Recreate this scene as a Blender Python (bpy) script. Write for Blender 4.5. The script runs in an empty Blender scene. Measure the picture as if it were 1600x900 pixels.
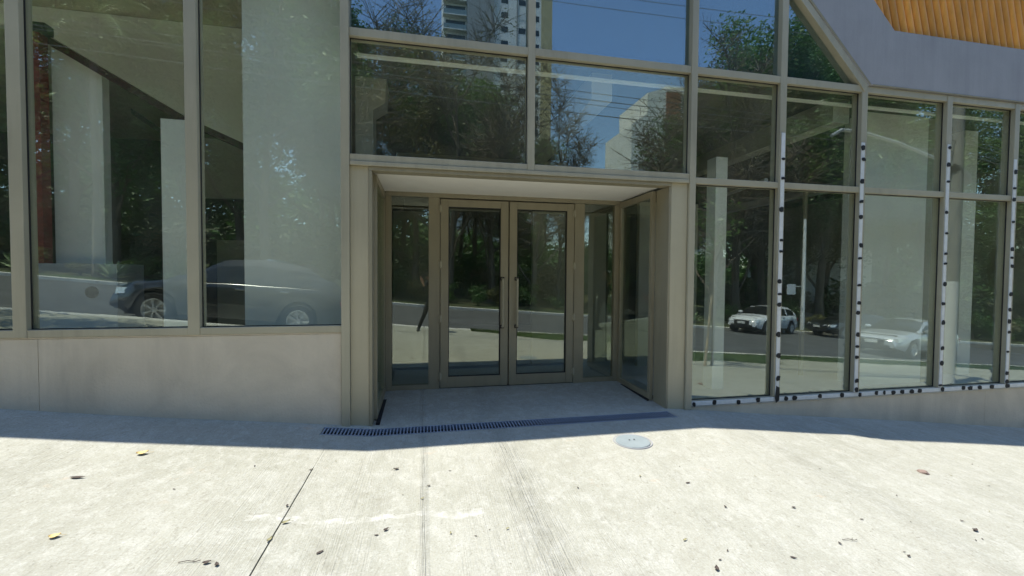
import bpy, math, random
from mathutils import Vector, Matrix, noise as mnoise
R = math.radians
sc = bpy.context.scene
col = sc.collection

# ------------------------------------------------------------------ camera
CAM = (0.0, -4.74, 1.6)
M = ((0.98015, 0.00117, 0.19823), (-0.19811, -0.03037, 0.97971), (0.00717, -0.99954, -0.02953))
cam_d = bpy.data.cameras.new('camera'); cam = bpy.data.objects.new('camera', cam_d); col.objects.link(cam)
cam_d.sensor_width = 36; cam_d.lens = 677.52 / 1600 * 36; cam_d.clip_end = 2000; cam_d.clip_start = 0.01
mx = Matrix([[M[i][0], -M[i][1], -M[i][2], CAM[i]] for i in range(3)] + [[0, 0, 0, 1]])
cam.matrix_world = mx
sc.camera = cam
# ------------------------------------------------------------------ light
SUN = Vector((-0.30, 0.120, 1.0)).normalized()          # direction towards the sun
elev = math.asin(SUN.z); azim = math.atan2(SUN.x, SUN.y)
w = bpy.data.worlds.new('World'); sc.world = w; w.use_nodes = True
wn = w.node_tree.nodes; wl = w.node_tree.links
sky = wn.new('ShaderNodeTexSky'); sky.sky_type = 'NISHITA'; sky.sun_disc = False
sky.sun_elevation = elev; sky.sun_rotation = azim; sky.air_density = 1.0; sky.dust_density = 0.2; sky.ozone_density = 4.5
bg = wn['Background']; bg.inputs[1].default_value = 0.15
wl.new(sky.outputs[0], bg.inputs[0])
sd = bpy.data.lights.new('sun', 'SUN'); sd.energy = 3.6; sd.angle = R(0.53); sd.color = (1, .95, .86)
so = bpy.data.objects.new('sun', sd); col.objects.link(so)
so.rotation_euler = (-SUN).to_track_quat('-Z', 'Y').to_euler()
vs = sc.view_settings; vs.view_transform = 'Standard'; vs.look = 'None'; vs.exposure = 1.1; vs.gamma = 1
sc.cycles.max_bounces = 10; sc.cycles.transparent_max_bounces = 24; sc.cycles.glossy_bounces = 5; sc.cycles.diffuse_bounces = 4
sc.cycles.caustics_reflective = False; sc.cycles.caustics_refractive = False
rnd = random.Random(7)

# ------------------------------------------------------------------ materials
def mat(name, color, rough=.7, metal=0., nscale=0, namt=.15, bump=0., bscale=None, color2=None, spec=.5, coat=0., transl=0., distort=0., stretch=None, detail=6, drip=0.):
    m = bpy.data.materials.new(name); m.use_nodes = True
    N = m.node_tree.nodes; L = m.node_tree.links; b = N['Principled BSDF']
    b.inputs['Roughness'].default_value = rough; b.inputs['Metallic'].default_value = metal
    b.inputs['Specular IOR Level'].default_value = spec; b.inputs['Coat Weight'].default_value = coat
    c = (*color, 1); b.inputs['Base Color'].default_value = c
    if nscale or bump:
        tc = N.new('ShaderNodeTexCoord'); mp = N.new('ShaderNodeMapping'); L.new(tc.outputs['Object'], mp.inputs[0])
        if stretch: mp.inputs['Scale'].default_value = stretch
    if nscale:
        n = N.new('ShaderNodeTexNoise'); n.inputs['Scale'].default_value = nscale; n.inputs['Detail'].default_value = detail
        n.inputs['Distortion'].default_value = distort; n.inputs['Roughness'].default_value = .6
        L.new(mp.outputs[0], n.inputs['Vector'])
        r = N.new('ShaderNodeValToRGB'); r.color_ramp.elements[0].position = .3; r.color_ramp.elements[1].position = .7
        c2 = color2 or tuple(min(1, x * (1 + namt)) for x in color)
        c1 = color if color2 else tuple(x * (1 - namt) for x in color)
        r.color_ramp.elements[0].color = (*c1, 1); r.color_ramp.elements[1].color = (*c2, 1)
        L.new(n.outputs['Fac'], r.inputs[0]); L.new(r.outputs[0], b.inputs['Base Color'])
        if drip:                                        # runs and dust held on the surface
            m2 = N.new('ShaderNodeMapping'); L.new(tc.outputs['Object'], m2.inputs[0]); m2.inputs['Scale'].default_value = (9, 9, .7)
            d = N.new('ShaderNodeTexNoise'); d.inputs['Scale'].default_value = 1; d.inputs['Detail'].default_value = 7; d.inputs['Roughness'].default_value = .65
            L.new(m2.outputs[0], d.inputs['Vector'])
            d2 = N.new('ShaderNodeTexNoise'); d2.inputs['Scale'].default_value = .8; L.new(tc.outputs['Object'], d2.inputs['Vector'])
            mm = N.new('ShaderNodeMath'); mm.operation = 'MULTIPLY'; L.new(d.outputs['Fac'], mm.inputs[0]); L.new(d2.outputs['Fac'], mm.inputs[1])
            rr = N.new('ShaderNodeMapRange'); rr.inputs[1].default_value = .24; rr.inputs[2].default_value = .40; rr.inputs[4].default_value = drip; L.new(mm.outputs[0], rr.inputs[0])
            mc = N.new('ShaderNodeMix'); mc.data_type = 'RGBA'; L.new(rr.outputs[0], mc.inputs[0]); L.new(r.outputs[0], mc.inputs[6]); mc.inputs[7].default_value = (*[x * .45 for x in color], 1)
            L.new(mc.outputs[2], b.inputs['Base Color'])
    if bump:
        n2 = N.new('ShaderNodeTexNoise'); n2.inputs['Scale'].default_value = bscale or nscale * 6; n2.inputs['Detail'].default_value = 8
        L.new(mp.outputs[0], n2.inputs['Vector'])
        bp = N.new('ShaderNodeBump'); bp.inputs['Strength'].default_value = bump; bp.inputs['Distance'].default_value = .01
        L.new(n2.outputs['Fac'], bp.inputs['Height']); L.new(bp.outputs[0], b.inputs['Normal'])
    if transl:
        t = N.new('ShaderNodeBsdfTranslucent'); t.inputs[0].default_value = (*[min(1, x * 1.5) for x in color], 1)
        mxs = N.new('ShaderNodeMixShader'); mxs.inputs[0].default_value = transl
        L.new(b.outputs[0], mxs.inputs[1]); L.new(t.outputs[0], mxs.inputs[2]); L.new(mxs.outputs[0], N['Material Output'].inputs[0])
    return m

def glass_mat(name, tint, r0, refl=(.9, 1, .95), wav=0.0):
    m = bpy.data.materials.new(name); m.use_nodes = True
    N = m.node_tree.nodes; L = m.node_tree.links; N.remove(N['Principled BSDF'])
    t = N.new('ShaderNodeBsdfTransparent'); t.inputs[0].default_value = (*tint, 1)
    g = N.new('ShaderNodeBsdfGlossy'); g.inputs['Roughness'].default_value = 0.0; g.inputs['Color'].default_value = (*refl, 1)
    lw = N.new('ShaderNodeLayerWeight'); lw.inputs[0].default_value = .5
    p = N.new('ShaderNodeMath'); p.operation = 'POWER'; p.inputs[1].default_value = 5
    ma = N.new('ShaderNodeMath'); ma.operation = 'MULTIPLY_ADD'; ma.inputs[1].default_value = (1 - r0) * .6; ma.inputs[2].default_value = r0
    L.new(lw.outputs['Facing'], p.inputs[0]); L.new(p.outputs[0], ma.inputs[0])
    x = N.new('ShaderNodeMixShader'); L.new(ma.outputs[0], x.inputs[0]); L.new(t.outputs[0], x.inputs[1]); L.new(g.outputs[0], x.inputs[2])
    tc0 = N.new('ShaderNodeTexCoord'); mp0 = N.new('ShaderNodeMapping'); mp0.inputs['Scale'].default_value = (1.5, 1.5, .5); L.new(tc0.outputs['Object'], mp0.inputs[0])
    n0 = N.new('ShaderNodeTexNoise'); n0.inputs['Scale'].default_value = 1.6; n0.inputs['Detail'].default_value = 9; n0.inputs['Roughness'].default_value = .7; L.new(mp0.outputs[0], n0.inputs['Vector'])
    mr = N.new('ShaderNodeMapRange'); mr.inputs[1].default_value = .35; mr.inputs[2].default_value = .75; mr.inputs[3].default_value = .003; mr.inputs[4].default_value = .028; L.new(n0.outputs['Fac'], mr.inputs[0])
    df = N.new('ShaderNodeBsdfDiffuse'); df.inputs[0].default_value = (.74, .80, .68, 1)
    x2 = N.new('ShaderNodeMixShader'); L.new(mr.outputs[0], x2.inputs[0]); L.new(x.outputs[0], x2.inputs[1]); L.new(df.outputs[0], x2.inputs[2]); x = x2   # dust film
    if wav:                                             # roller-wave of tempered glass
        tc = N.new('ShaderNodeTexCoord'); n = N.new('ShaderNodeTexNoise'); n.inputs['Scale'].default_value = 1.3; n.inputs['Detail'].default_value = 1; n.noise_dimensions = '4D'
        oi = N.new('ShaderNodeObjectInfo'); mw = N.new('ShaderNodeMath'); mw.operation = 'MULTIPLY'; mw.inputs[1].default_value = 40; L.new(oi.outputs['Random'], mw.inputs[0]); L.new(mw.outputs[0], n.inputs['W'])
        L.new(tc.outputs['Object'], n.inputs['Vector'])
        bp = N.new('ShaderNodeBump'); bp.inputs['Strength'].default_value = wav; bp.inputs['Distance'].default_value = .01
        L.new(n.outputs['Fac'], bp.inputs['Height']); L.new(bp.outputs[0], g.inputs['Normal'])
    L.new(x.outputs[0], N['Material Output'].inputs[0])
    return m

def concrete_mat():
    m = bpy.data.materials.new('pavement_concrete'); m.use_nodes = True
    N = m.node_tree.nodes; L = m.node_tree.links; b = N['Principled BSDF']; b.inputs['Roughness'].default_value = .85
    b.inputs['Specular IOR Level'].default_value = .25
    tc = N.new('ShaderNodeTexCoord'); P = tc.outputs['Object']
    def noi(scale, detail=8, st=None, rough=.6, dist=0., w=None):
        mp = N.new('ShaderNodeMapping'); L.new(P, mp.inputs[0])
        if st: mp.inputs['Scale'].default_value = st
        if w: mp.inputs['Location'].default_value = w
        n = N.new('ShaderNodeTexNoise'); n.inputs['Scale'].default_value = scale; n.inputs['Detail'].default_value = detail
        n.inputs['Roughness'].default_value = rough; n.inputs['Distortion'].default_value = dist
        L.new(mp.outputs[0], n.inputs['Vector']); return n.outputs['Fac']
    def ramp(f, a, b_, ca=(0, 0, 0), cb=(1, 1, 1)):
        r = N.new('ShaderNodeValToRGB'); r.color_ramp.elements[0].position = a; r.color_ramp.elements[1].position = b_
        r.color_ramp.elements[0].color = (*ca, 1); r.color_ramp.elements[1].color = (*cb, 1); L.new(f, r.inputs[0]); return r.outputs[0]
    def mix(f, a, b_, t='MIX'):
        x = N.new('ShaderNodeMix'); x.data_type = 'RGBA'; x.blend_type = t
        if isinstance(f, float): x.inputs[0].default_value = f
        else: L.new(f, x.inputs[0])
        for i, v in ((6, a), (7, b_)):
            if isinstance(v, tuple): x.inputs[i].default_value = (*v, 1)
            else: L.new(v, x.inputs[i])
        return x.outputs[2]
    def math_(op, a, b_=None, c=None):
        x = N.new('ShaderNodeMath'); x.operation = op
        for i, v in enumerate((a, b_, c)):
            if v is None: continue
            if isinstance(v, (int, float)): x.inputs[i].default_value = v
            else: L.new(v, x.inputs[i])
        return x.outputs[0]
    base = ramp(noi(.9, 9, dist=.6), .3, .7, (.325, .325, .268), (.412, .41, .348))
    base = mix(math_('MULTIPLY', ramp(noi(7, 10, st=(1, .8, 1), w=(3, 1, 0), rough=.78, dist=.5), .47, .62), .75), base, (.47, .47, .415))
    base = mix(math_('MULTIPLY', ramp(noi(30, 8, st=(1, .3, 1), w=(3, 9, 0), rough=.75, dist=1), .54, .63), .38), base, (.21, .205, .165))
    base = mix(math_('MULTIPLY', ramp(noi(55, 6, w=(8, 1, 0)), .56, .66), .35), base, (.55, .55, .50))          # pale laitance
    base = mix(math_('MULTIPLY', ramp(noi(1.7, 7, dist=1.5, w=(9, 4, 0)),   .54, .68), .28), base, (.29, .28, .225))
    base = mix(math_('MULTIPLY', ramp(noi(9, 9, st=(1.6, .5, 1), rough=.75, dist=1.5, w=(5, 5, 0)), .56, .68), .3), base, (.27, .255, .20))
    base = mix(math_('MULTIPLY', ramp(noi(38, 5, w=(2, 2, 2)), .62, .70), .6), base, (.17, .16, .12))
    base = mix(math_('MULTIPLY', ramp(noi(16, 7, st=(.45, 1.6, 1), dist=2, w=(7, 2, 2)), .62, .70), .35), base, (.22, .21, .17))   # grey stains
    base = mix(math_('MULTIPLY', ramp(noi(2.3, 5, w=(1, 7, 0)), .66, .74), .35), base, (.50, .33, .20))            # rust bloom
    base = mix(math_('MULTIPLY_ADD', ramp(noi(90, 4), .30, .62), .45, .55), (.24, .225, .17), base)
    # pale cement spill in a wandering band, broken by noise
    sx = N.new('ShaderNodeSeparateXYZ'); L.new(P, sx.inputs[0])
    yy = math_('MULTIPLY_ADD', noi(2.0, 4), .35, sx.outputs['Y'])
    band = math_('SUBTRACT', .035, math_('ABSOLUTE', math_('ADD', yy, 1.66)))
    band = math_('MULTIPLY', math_('GREATER_THAN', band, 0), math_('LESS_THAN', math_('ABSOLUTE', math_('ADD', sx.outputs['X'], .35)), .75))
    base = mix(math_('MULTIPLY', band, math_('MULTIPLY', ramp(noi(14, 6), .38, .66), .55)), base, (.60, .595, .55))
    L.new(base, b.inputs['Base Color'])
    # broom lines run across the pavement, strongest in strips
    br = noi(1, 3, st=(95, 1.6, 1)); strip = ramp(noi(1.1, 2, st=(1.6, .15, 1), w=(2, 0, 0)), .48, .62)
    def near(x0, w_):
        return math_('MAXIMUM', 0, math_('SUBTRACT', 1, math_('DIVIDE', math_('ABSOLUTE', math_('SUBTRACT', sx.outputs['X'], x0)), w_)))
    bands = math_('ADD', near(.72, .20), math_('ADD', math_('MULTIPLY', near(-.01, .045), 1.4), math_('MULTIPLY', near(3.4, .3), .5)))
    h = math_('MULTIPLY', br, math_('ADD', math_('MULTIPLY_ADD', strip, .45, .05), math_('MULTIPLY', bands, 1.1)))
    h = math_('ADD', h, math_('MULTIPLY', noi(22, 10, rough=.7), .5))
    h = math_('ADD', h, math_('MULTIPLY', noi(5, 6, st=(1, .5, 1), dist=1), .7))
    bp = N.new('ShaderNodeBump'); bp.inputs['Strength'].default_value = 1.0; bp.inputs['Distance'].default_value = .016
    L.new(h, bp.inputs['Height']); L.new(bp.outputs[0], b.inputs['Normal'])
    return m

CONC = concrete_mat()
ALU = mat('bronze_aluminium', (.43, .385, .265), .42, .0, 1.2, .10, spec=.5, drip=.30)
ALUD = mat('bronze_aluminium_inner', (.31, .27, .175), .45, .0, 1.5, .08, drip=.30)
PIER = mat('bronze_pier_lit', (.49, .43, .285), .42, .0, 1.2, .08, drip=.2)  # frame bronze again, brighter: light on the piers put into the colour
PLAST = mat('painted_render', (.64, .555, .42), .9, 0, 1.3, .11, .5, 45, spec=.2, distort=1.2, drip=.15)
BAND = mat('grey_cladding', (.385, .37, .365), .75, 0, 2.5, .06, .2, 60, drip=.16)
CEIL = mat('white_plaster_soffit', (.97, .92, .80), .9, 0, 2, .04)
def vary(m, amt):                                       # board to board variation
    N = m.node_tree.nodes; L = m.node_tree.links; b = N['Principled BSDF']; src = b.inputs['Base Color'].links[0].from_socket
    oi = N.new('ShaderNodeObjectInfo'); mr = N.new('ShaderNodeMapRange'); mr.inputs[3].default_value = 1 - amt; mr.inputs[4].default_value = 1 + amt; L.new(oi.outputs['Random'], mr.inputs[0])
    h = N.new('ShaderNodeHueSaturation'); L.new(mr.outputs[0], h.inputs['Value']); L.new(src, h.inputs['Color']); L.new(h.outputs[0], b.inputs['Base Color']); return m
WOOD = mat('wood_slat', (.80, .345, .055), .55, 0, 9, .22, .2, 60, stretch=(1, 1, .12))
RUB = mat('black_gasket', (.015, .015, .014), .6)
vary(WOOD, .16)
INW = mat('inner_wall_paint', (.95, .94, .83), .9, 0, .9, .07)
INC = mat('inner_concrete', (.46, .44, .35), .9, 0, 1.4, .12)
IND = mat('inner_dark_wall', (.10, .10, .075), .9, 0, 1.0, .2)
INB = mat('inner_floor', (.42, .43, .44), .5, 0, 2, .12)
RED = mat('red_oxide_steel', (.22, .034, .02), .6, 0, 6, .25)
DRK = mat('dark_steel', (.03, .022, .018), .5)
TAPE = mat('white_protective_tape', (.72, .72, .68), .6, 0, 14, .08)
BLK = mat('black_adhesive', (.012, .012, .012), .7)
GLASS = glass_mat('tinted_glazing', (.985, 1, .97), .132, (.90, 1, .88), wav=.02)
DOORG = glass_mat('door_glazing', (.86, .88, .82), .14, (.93, 1, .90), wav=.02)
SPAN = glass_mat('spandrel_glazing', (.72, .80, .80), .17, (.86, .97, 1), wav=.03)
SPB = mat('spandrel_backing', (.10, .115, .10), .8, 0, .8, .15)
IRON = mat('galvanised_grate', (.27, .31, .37), .5, .2, 20, .2)
NEARBLK = mat('near_black', (.012, .012, .012), .9)  # even near-black for drain bed, slab bedding, floor channels and pipe opening
COVER = mat('manhole_cement', (.225, .265, .27), .85, 0, 6, .08, .3, 50)
ASPH = mat('asphalt', (.085, .088, .09), .85, 0, 1.2, .25, .4, 80)
KERB = mat('kerb_concrete', (.55, .54, .50), .85, 0, 3, .12, .3, 40)
SOIL = mat('park_soil', (.075, .062, .035), .95, 0, .5, .3, .5, 8, color2=(.05, .085, .02))
GRASS = mat('grass', (.05, .095, .018), .8, 0, 3, .3, color2=(.09, .13, .03), transl=.2)
BARK = mat('bark', (.15, .12, .085), .9, 0, 5, .35, .8, 20, stretch=(1, 1, .3))
BARKP = mat('pale_bark', (.26, .235, .19), .9, 0, 4, .35, .8, 20, stretch=(1, 1, .3))
LEAFA = mat('leaf_mid', (.11, .19, .045), .5, 0, 1.5, .35, transl=.3)
LEAFB = mat('leaf_dark', (.065, .14, .032), .5, 0, 1.5, .35, transl=.25)
LEAFC = mat('leaf_olive', (.17, .165, .065), .55, 0, 1.5, .35, transl=.3)
PALM = mat('palm_frond', (.22, .30, .13), .35, 0, 3, .25, transl=.2)
AGAVE = mat('agave_leaf', (.34, .42, .24), .4, 0, 3, .2)
TOWW = mat('tower_white_render', (.74, .73, .70), .85, 0, .3, .05)
TOWG = mat('tower_grey_render', (.30, .305, .31), .85, 0, .3, .06)
TOWY = mat('tower_ochre_render', (.48, .40, .22), .85, 0, .3, .06)
WIN = mat('far_window', (.03, .04, .05), .1, 0)
WINL = mat('far_blind', (.62, .63, .62), .6)
CREAM = mat('cream_render', (.82, .80, .74), .9, 0, .4, .1)
TILE = mat('clay_roof', (.30, .12, .06), .85, 0, 4, .25)
CABLE = mat('cable', (.20, .20, .19), .5)
POLE = mat('pole_concrete', (.30, .29, .26), .9, 0, 4, .15)
WHITEP = mat('white_pole_paint', (.78, .79, .80), .7, 0, 6, .05)
GALV = mat('galvanised_tube', (.62, .63, .62), .35, .3)
STAKE = mat('pale_stake', (.42, .33, .22), .85, 0, 7, .2)
YLEAF = mat('dry_yellow_leaf', (.62, .47, .20), .7, 0, 20, .3)
BLEAF = mat('dark_dry_leaf', (.06, .045, .035), .8, 0, 20, .4)
OLEAF = mat('olive_dry_leaf', (.26, .24, .12), .8, 0, 20, .3)
STONE = mat('pinkish_stone', (.27, .20, .165), .9, 0, 15, .3, .5, 60)
NAVY = mat('dark_car_paint', (.010, .013, .022), .18, .2, coat=1)
WHITEC = mat('white_car_paint', (.72, .74, .77), .22, 0, coat=1)
SILV = mat('silver_car_paint', (.55, .57, .60), .3, .3, coat=1)
GREENC = mat('charcoal_car_paint', (.02, .024, .024), .22, .2, coat=1)
CARG = mat('car_window', (.012, .014, .015), .04, 0, spec=.8)
TYRE = mat('tyre', (.02, .02, .02), .85)
RIM = mat('alloy_rim', (.72, .72, .71), .4, .2)
LAMP = mat('headlamp_lens', (.75, .77, .80), .06, .3, coat=1)
CHROME = mat('chrome', (.7, .7, .72), .12, 1)
TAIL = mat('tail_lamp', (.35, .01, .01), .15)
PLAST2 = mat('black_plastic', (.02, .02, .02), .5)
SKIN = mat('skin', (.42, .24, .16), .55, 0, 12, .08)
CLOTH = mat('dark_clothing', (.018, .018, .022), .9, 0, 30, .25)
TROUS = mat('charcoal_trousers', (.025, .026, .03), .9, 0, 30, .25)
HAIR = mat('dark_hair', (.02, .014, .01), .6, 0, 40, .3)

# ------------------------------------------------------------------ mesh helpers
class MB:
    def __init__(s): s.v = []; s.f = []
    def add(s, v, f):
        o = len(s.v); s.v += [tuple(p) for p in v]; s.f += [tuple(i + o for i in q) for q in f]; return s
    def box(s, x0, x1, y0, y1, z0, z1):
        v = [(x, y, z) for z in (z0, z1) for y in (y0, y1) for x in (x0, x1)]
        return s.add(v, [(0, 2, 3, 1), (4, 5, 7, 6), (0, 1, 5, 4), (2, 6, 7, 3), (0, 4, 6, 2), (1, 3, 7, 5)])
    def prism(s, pts, y0, y1):                          # polygon in XZ, extruded along Y
        n = len(pts); v = [(x, y0, z) for x, z in pts] + [(x, y1, z) for x, z in pts]
        return s.add(v, [tuple(range(n)), tuple(range(2 * n - 1, n - 1, -1))] + [(i, i + n, (i + 1) % n + n, (i + 1) % n) for i in range(n)])
    def tube(s, pts, rad, n=8, cap=True):
        pts = [Vector(p) for p in pts]; rad = rad if isinstance(rad, (list, tuple)) else [rad] * len(pts)
        rings = []; prev = None
        for i, p in enumerate(pts):
            d = (pts[min(i + 1, len(pts) - 1)] - pts[max(i - 1, 0)]).normalized()
            a = Vector((0, 0, 1)) if abs(d.z) < .9 else Vector((1, 0, 0))
            if prev is not None: u = (prev - d * prev.dot(d)).normalized()
            else: u = d.cross(a).normalized()
            prev = u; q = d.cross(u)
            rings.append([p + (u * math.cos(2 * math.pi * k / n) + q * math.sin(2 * math.pi * k / n)) * rad[i] for k in range(n)])
        v = [x for r in rings for x in r]; f = []
        for i in range(len(pts) - 1):
            for k in range(n):
                f.append((i * n + k, i * n + (k + 1) % n, (i + 1) * n + (k + 1) % n, (i + 1) * n + k))
        if cap: f += [tuple(range(n - 1, -1, -1)), tuple(range((len(pts) - 1) * n, len(pts) * n))]
        return s.add(v, f)
    def lathe(s, prof, n=24, axis='Z', c=(0, 0, 0), cap=True):    # prof: (r, h)
        v = []
        for r, h in prof:
            for k in range(n):
                a = 2 * math.pi * k / n; x, y = r * math.cos(a), r * math.sin(a)
                p = (x, y, h) if axis == 'Z' else (x, h, y)
                v.append((p[0] + c[0], p[1] + c[1], p[2] + c[2]))
        f = [(i * n + k, i * n + (k + 1) % n, (i + 1) * n + (k + 1) % n, (i + 1) * n + k) for i in range(len(prof) - 1) for k in range(n)]
        if cap: f += [tuple(range(n - 1, -1, -1)), tuple(range((len(prof) - 1) * n, len(prof) * n))]
        return s.add(v, f)
    def mesh(s, name, m, smooth=False, angle=35):
        me = bpy.data.meshes.new(name); me.from_pydata(s.v, [], s.f)
        for x in (m if isinstance(m, (list, tuple)) else [m]): me.materials.append(x)
        if smooth:
            me.shade_smooth()
            if angle: me.set_sharp_from_angle(angle=R(angle))
        return me
    def build(s, name, m, parent=None, smooth=False, bevel=0, loc=None, angle=35, seg=2):
        o = link(name, s.mesh(name, m, smooth, angle), parent, loc)
        if bevel:
            b = o.modifiers.new('bevel', 'BEVEL'); b.width = bevel; b.segments = seg; b.limit_method = 'ANGLE'
        return o

def link(name, me, parent=None, loc=None, rot=None, scale=None):
    o = bpy.data.objects.new(name, me); col.objects.link(o)
    if parent: o.parent = parent
    if loc is not None: o.location = loc
    if rot is not None: o.rotation_euler = rot
    if scale is not None: o.scale = scale
    return o
def thing(name, label, cat, loc=(0, 0, 0), rotz=0, group=None):
    o = link(name, None, None, loc, (0, 0, rotz)); o.empty_display_size = .2
    return tag(o, label, cat, group)
def tag(o, label=None, cat=None, group=None, kind=None):
    if label: o['label'] = label
    if cat: o['category'] = cat
    if group: o['group'] = group
    if kind: o['kind'] = kind
    return o
def fixn(o):
    import bmesh
    bm = bmesh.new(); bm.from_mesh(o.data); bmesh.ops.recalc_face_normals(bm, faces=bm.faces); bm.to_mesh(o.data); bm.free(); return o
def copy_tree(o, parent=None):
    kids = list(o.children)
    c = o.copy(); col.objects.link(c); c.parent = parent
    for k in kids: copy_tree(k, c)
    return c

# ------------------------------------------------------------------ terrain
PX = [-80, -40, -20, -3.77, -3.28, -2.5, -1.66, -.84, -.5, 2.9, 3.39, 4.3, 6.36, 8.73, 40, 90]
PZ = [6, 3.6, 1.9, .366, .303, .21, .122, .035, .0, .0, -.045, -.145, -.35, -.607, -3, -5.4]
def prof(x):
    if x <= PX[0]: return PZ[0]
    for i in range(len(PX) - 1):
        if x <= PX[i + 1]: return PZ[i] + (PZ[i + 1] - PZ[i]) * (x - PX[i]) / (PX[i + 1] - PX[i])
    return PZ[-1]
def S(x):
    x = max(-70, min(80, x)); return -.095 * x if x < 0 else -.07 * x
def G(x, y):
    t = min(max((-y - .3) / 4.7, 0), 1); k = t * t * (3 - 2 * t)
    return (1 - k) * prof(x) + k * S(x)
YK, YF = -6.2, -16.0                                    # near and far kerb lines
def park(x, y):
    d = max(0, YF - .2 - y); return S(x) + min(d, 60) * .025 + min(8, max(0, d - 38) * .22) + .25 * mnoise.noise(Vector((x * .08, y * .08, 0))) * min(1, d / 6)

def sheet(name, xs, ys, zf, m, parent=None, skip=None, skirt=0, smooth=True):
    mb = MB(); nx, ny = len(xs), len(ys)
    v = [(x, y, zf(x, y)) for y in ys for x in xs]; f = []
    for j in range(ny - 1):
        for i in range(nx - 1):
            cx, cy = (xs[i] + xs[i + 1]) / 2, (ys[j] + ys[j + 1]) / 2
            if skip and skip(cx, cy): continue
            f.append((j * nx + i, j * nx + i + 1, (j + 1) * nx + i + 1, (j + 1) * nx + i))
    if skirt:
        from collections import Counter
        ed = {}
        for q in f:
            for a, b in zip(q, q[1:] + q[:1]):
                if (b, a) in ed: del ed[(b, a)]
                else: ed[(a, b)] = 1
        o = len(v); idx = {}
        for a, b in ed:
            for k in (a, b):
                if k not in idx: idx[k] = len(v); v.append((v[k][0], v[k][1], v[k][2] - skirt))
            f.append((a, idx[a], idx[b], b))
    mb.add(v, f); return mb.build(name, m, parent, smooth=smooth, angle=40)
def lin(a, b, st):
    n = max(1, round((b - a) / st)); return [a + (b - a) * i / n for i in range(n + 1)]

g = sheet('ground', lin(-700, -90, 61) + lin(-80, 90, 2.5) + lin(110, 700, 60), lin(-700, -120, 58) + lin(-110, -16.3, 2.4) + [-16.15, 1.0] + lin(10, 700, 69),
          lambda x, y: park(x, y) if y < -16.2 else min(S(x), prof(x)) - .55, SOIL)
tag(g, 'soil and leaf litter of the park across the street', kind='structure')
r_ = sheet('road', lin(-120, 120, 2), lin(YF, YK - .15, 1.6), lambda x, y: S(x) - .12, ASPH)
tag(r_, 'grey asphalt street running past the building', kind='structure')

# pavement: bedding plus concrete slabs with joints
pv = sheet('pavement', lin(-60, 80, 1), [-6.1, -4, -2, -.6, .0], lambda x, y: G(x, y) - .07, NEARBLK)
tag(pv, 'pale concrete pavement sloping down past the building, half in shade', kind='structure')
GX0, GX1, GY0, GY1 = -.99, 2.83, -.325, -.115          # drain slot
def slab(x0, x1, first=False):
    xs = sorted(set([x0] + [x for x in lin(math.ceil(x0 / .1) * .1, math.floor(x1 / .1) * .1, .1) if -6 < x < 9 and x0 < x < x1] +
                    [x for x in lin(-60, 80, 1) if x0 < x < x1 and not -6 < x < 9] + [x for x in (GX0, GX1, -.5, 2.9) if x0 < x < x1] + [x1]))
    ys = sorted(set([round(v, 3) for v in lin(-6.05, -.4, .1)] + [GY0, GY1, -.02, -.21]))
    def z(x, y): return G(x, y) + .004 * mnoise.noise(Vector((x * 1.3, y * 1.3, 3))) * (1 if y < -.4 else 0)
    o = sheet('slab', xs, ys, z, CONC, pv, skip=lambda x, y: GX0 < x < GX1 and GY0 < y < GY1, skirt=.06)
    for vv in o.data.vertices:                          # close the joint near the shade line, crack wanders slightly
        x, y, _ = vv.co
        for e, s in ((x0, 1), (x1, -1)):
            if abs(x - e) < .001:
                gap = .0045 if y < -1.05 else .0008
                vv.co.x = e + s * gap + .004 * mnoise.noise(Vector((e, y * 4, 1)))
JO = [-60, -22, -7.6, -.872, 6.9, 16, 34, 80]
for a, b in zip(JO, JO[1:]): slab(a, b)

# kerbs, one stone per metre
def kerb(y0, y1, side, label):
    k = link('kerb', None); tag(k, label, kind='structure')
    me = MB().box(-.495, .495, y0, y1, -.3, .0)
    me = me.mesh('kerb_stone', KERB)
    for i in range(-34, 50):
        x = i + .5; sl = math.atan(.095 if x < 0 else .07)
        o = link('kerb_stone', me, k, (x, 0, S(x) + .008 + .006 * rnd.uniform(-1, 1)), (0, sl, 0))
        b = o.modifiers.new('bevel', 'BEVEL'); b.width = .015
kerb(YK - .14, YK + .14, 1, 'pale concrete kerb on the near side of the street')
kerb(YF - .14, YF + .14, 1, 'pale concrete kerb along the park on the far side of the street')

# grass verge on the right of the near pavement
def verge(x, t): return 0
mb = MB()
xs = lin(1.5, 40, .35)
for i, x in enumerate(xs):
    y1 = -6.05; y0 = y1 + min(1.35, .35 + (x - 1.5) * .45) + .12 * math.sin(x * 2.3) if x < 9 else y1 + .7 + .1 * math.sin(x * 3)
    ym = (y0 + y1) / 2
    mb.v += [(x, y1, G(x, y1) + .012), (x, ym, G(x, ym) + .03), (x, y0, G(x, y0) + .006)]
    if i:
        o = 3 * i; mb.f += [(o - 3, o, o + 1, o - 2), (o - 2, o + 1, o + 2, o - 1)]
nb = len(mb.v)
for k in range(14000):
    x = 1.4 + 20 * rnd.random() ** 1.3; y1 = -6.05
    y0 = y1 + (min(1.35, .35 + (x - 1.5) * .45) if x < 9 else .7) + .12 * math.sin(x * 2.3)
    y = rnd.uniform(y1, y0 + .05); a = rnd.uniform(0, 6.28); h = rnd.uniform(.03, .09); z = G(x, y) + .005
    dx, dy = .006 * math.cos(a), .006 * math.sin(a); lx, ly = rnd.uniform(-.03, .03), rnd.uniform(-.03, .03)
    mb.add([(x - dx, y - dy, z), (x + dx, y + dy, z), (x + lx, y + ly, z + h)], [(0, 1, 2)])
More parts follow.
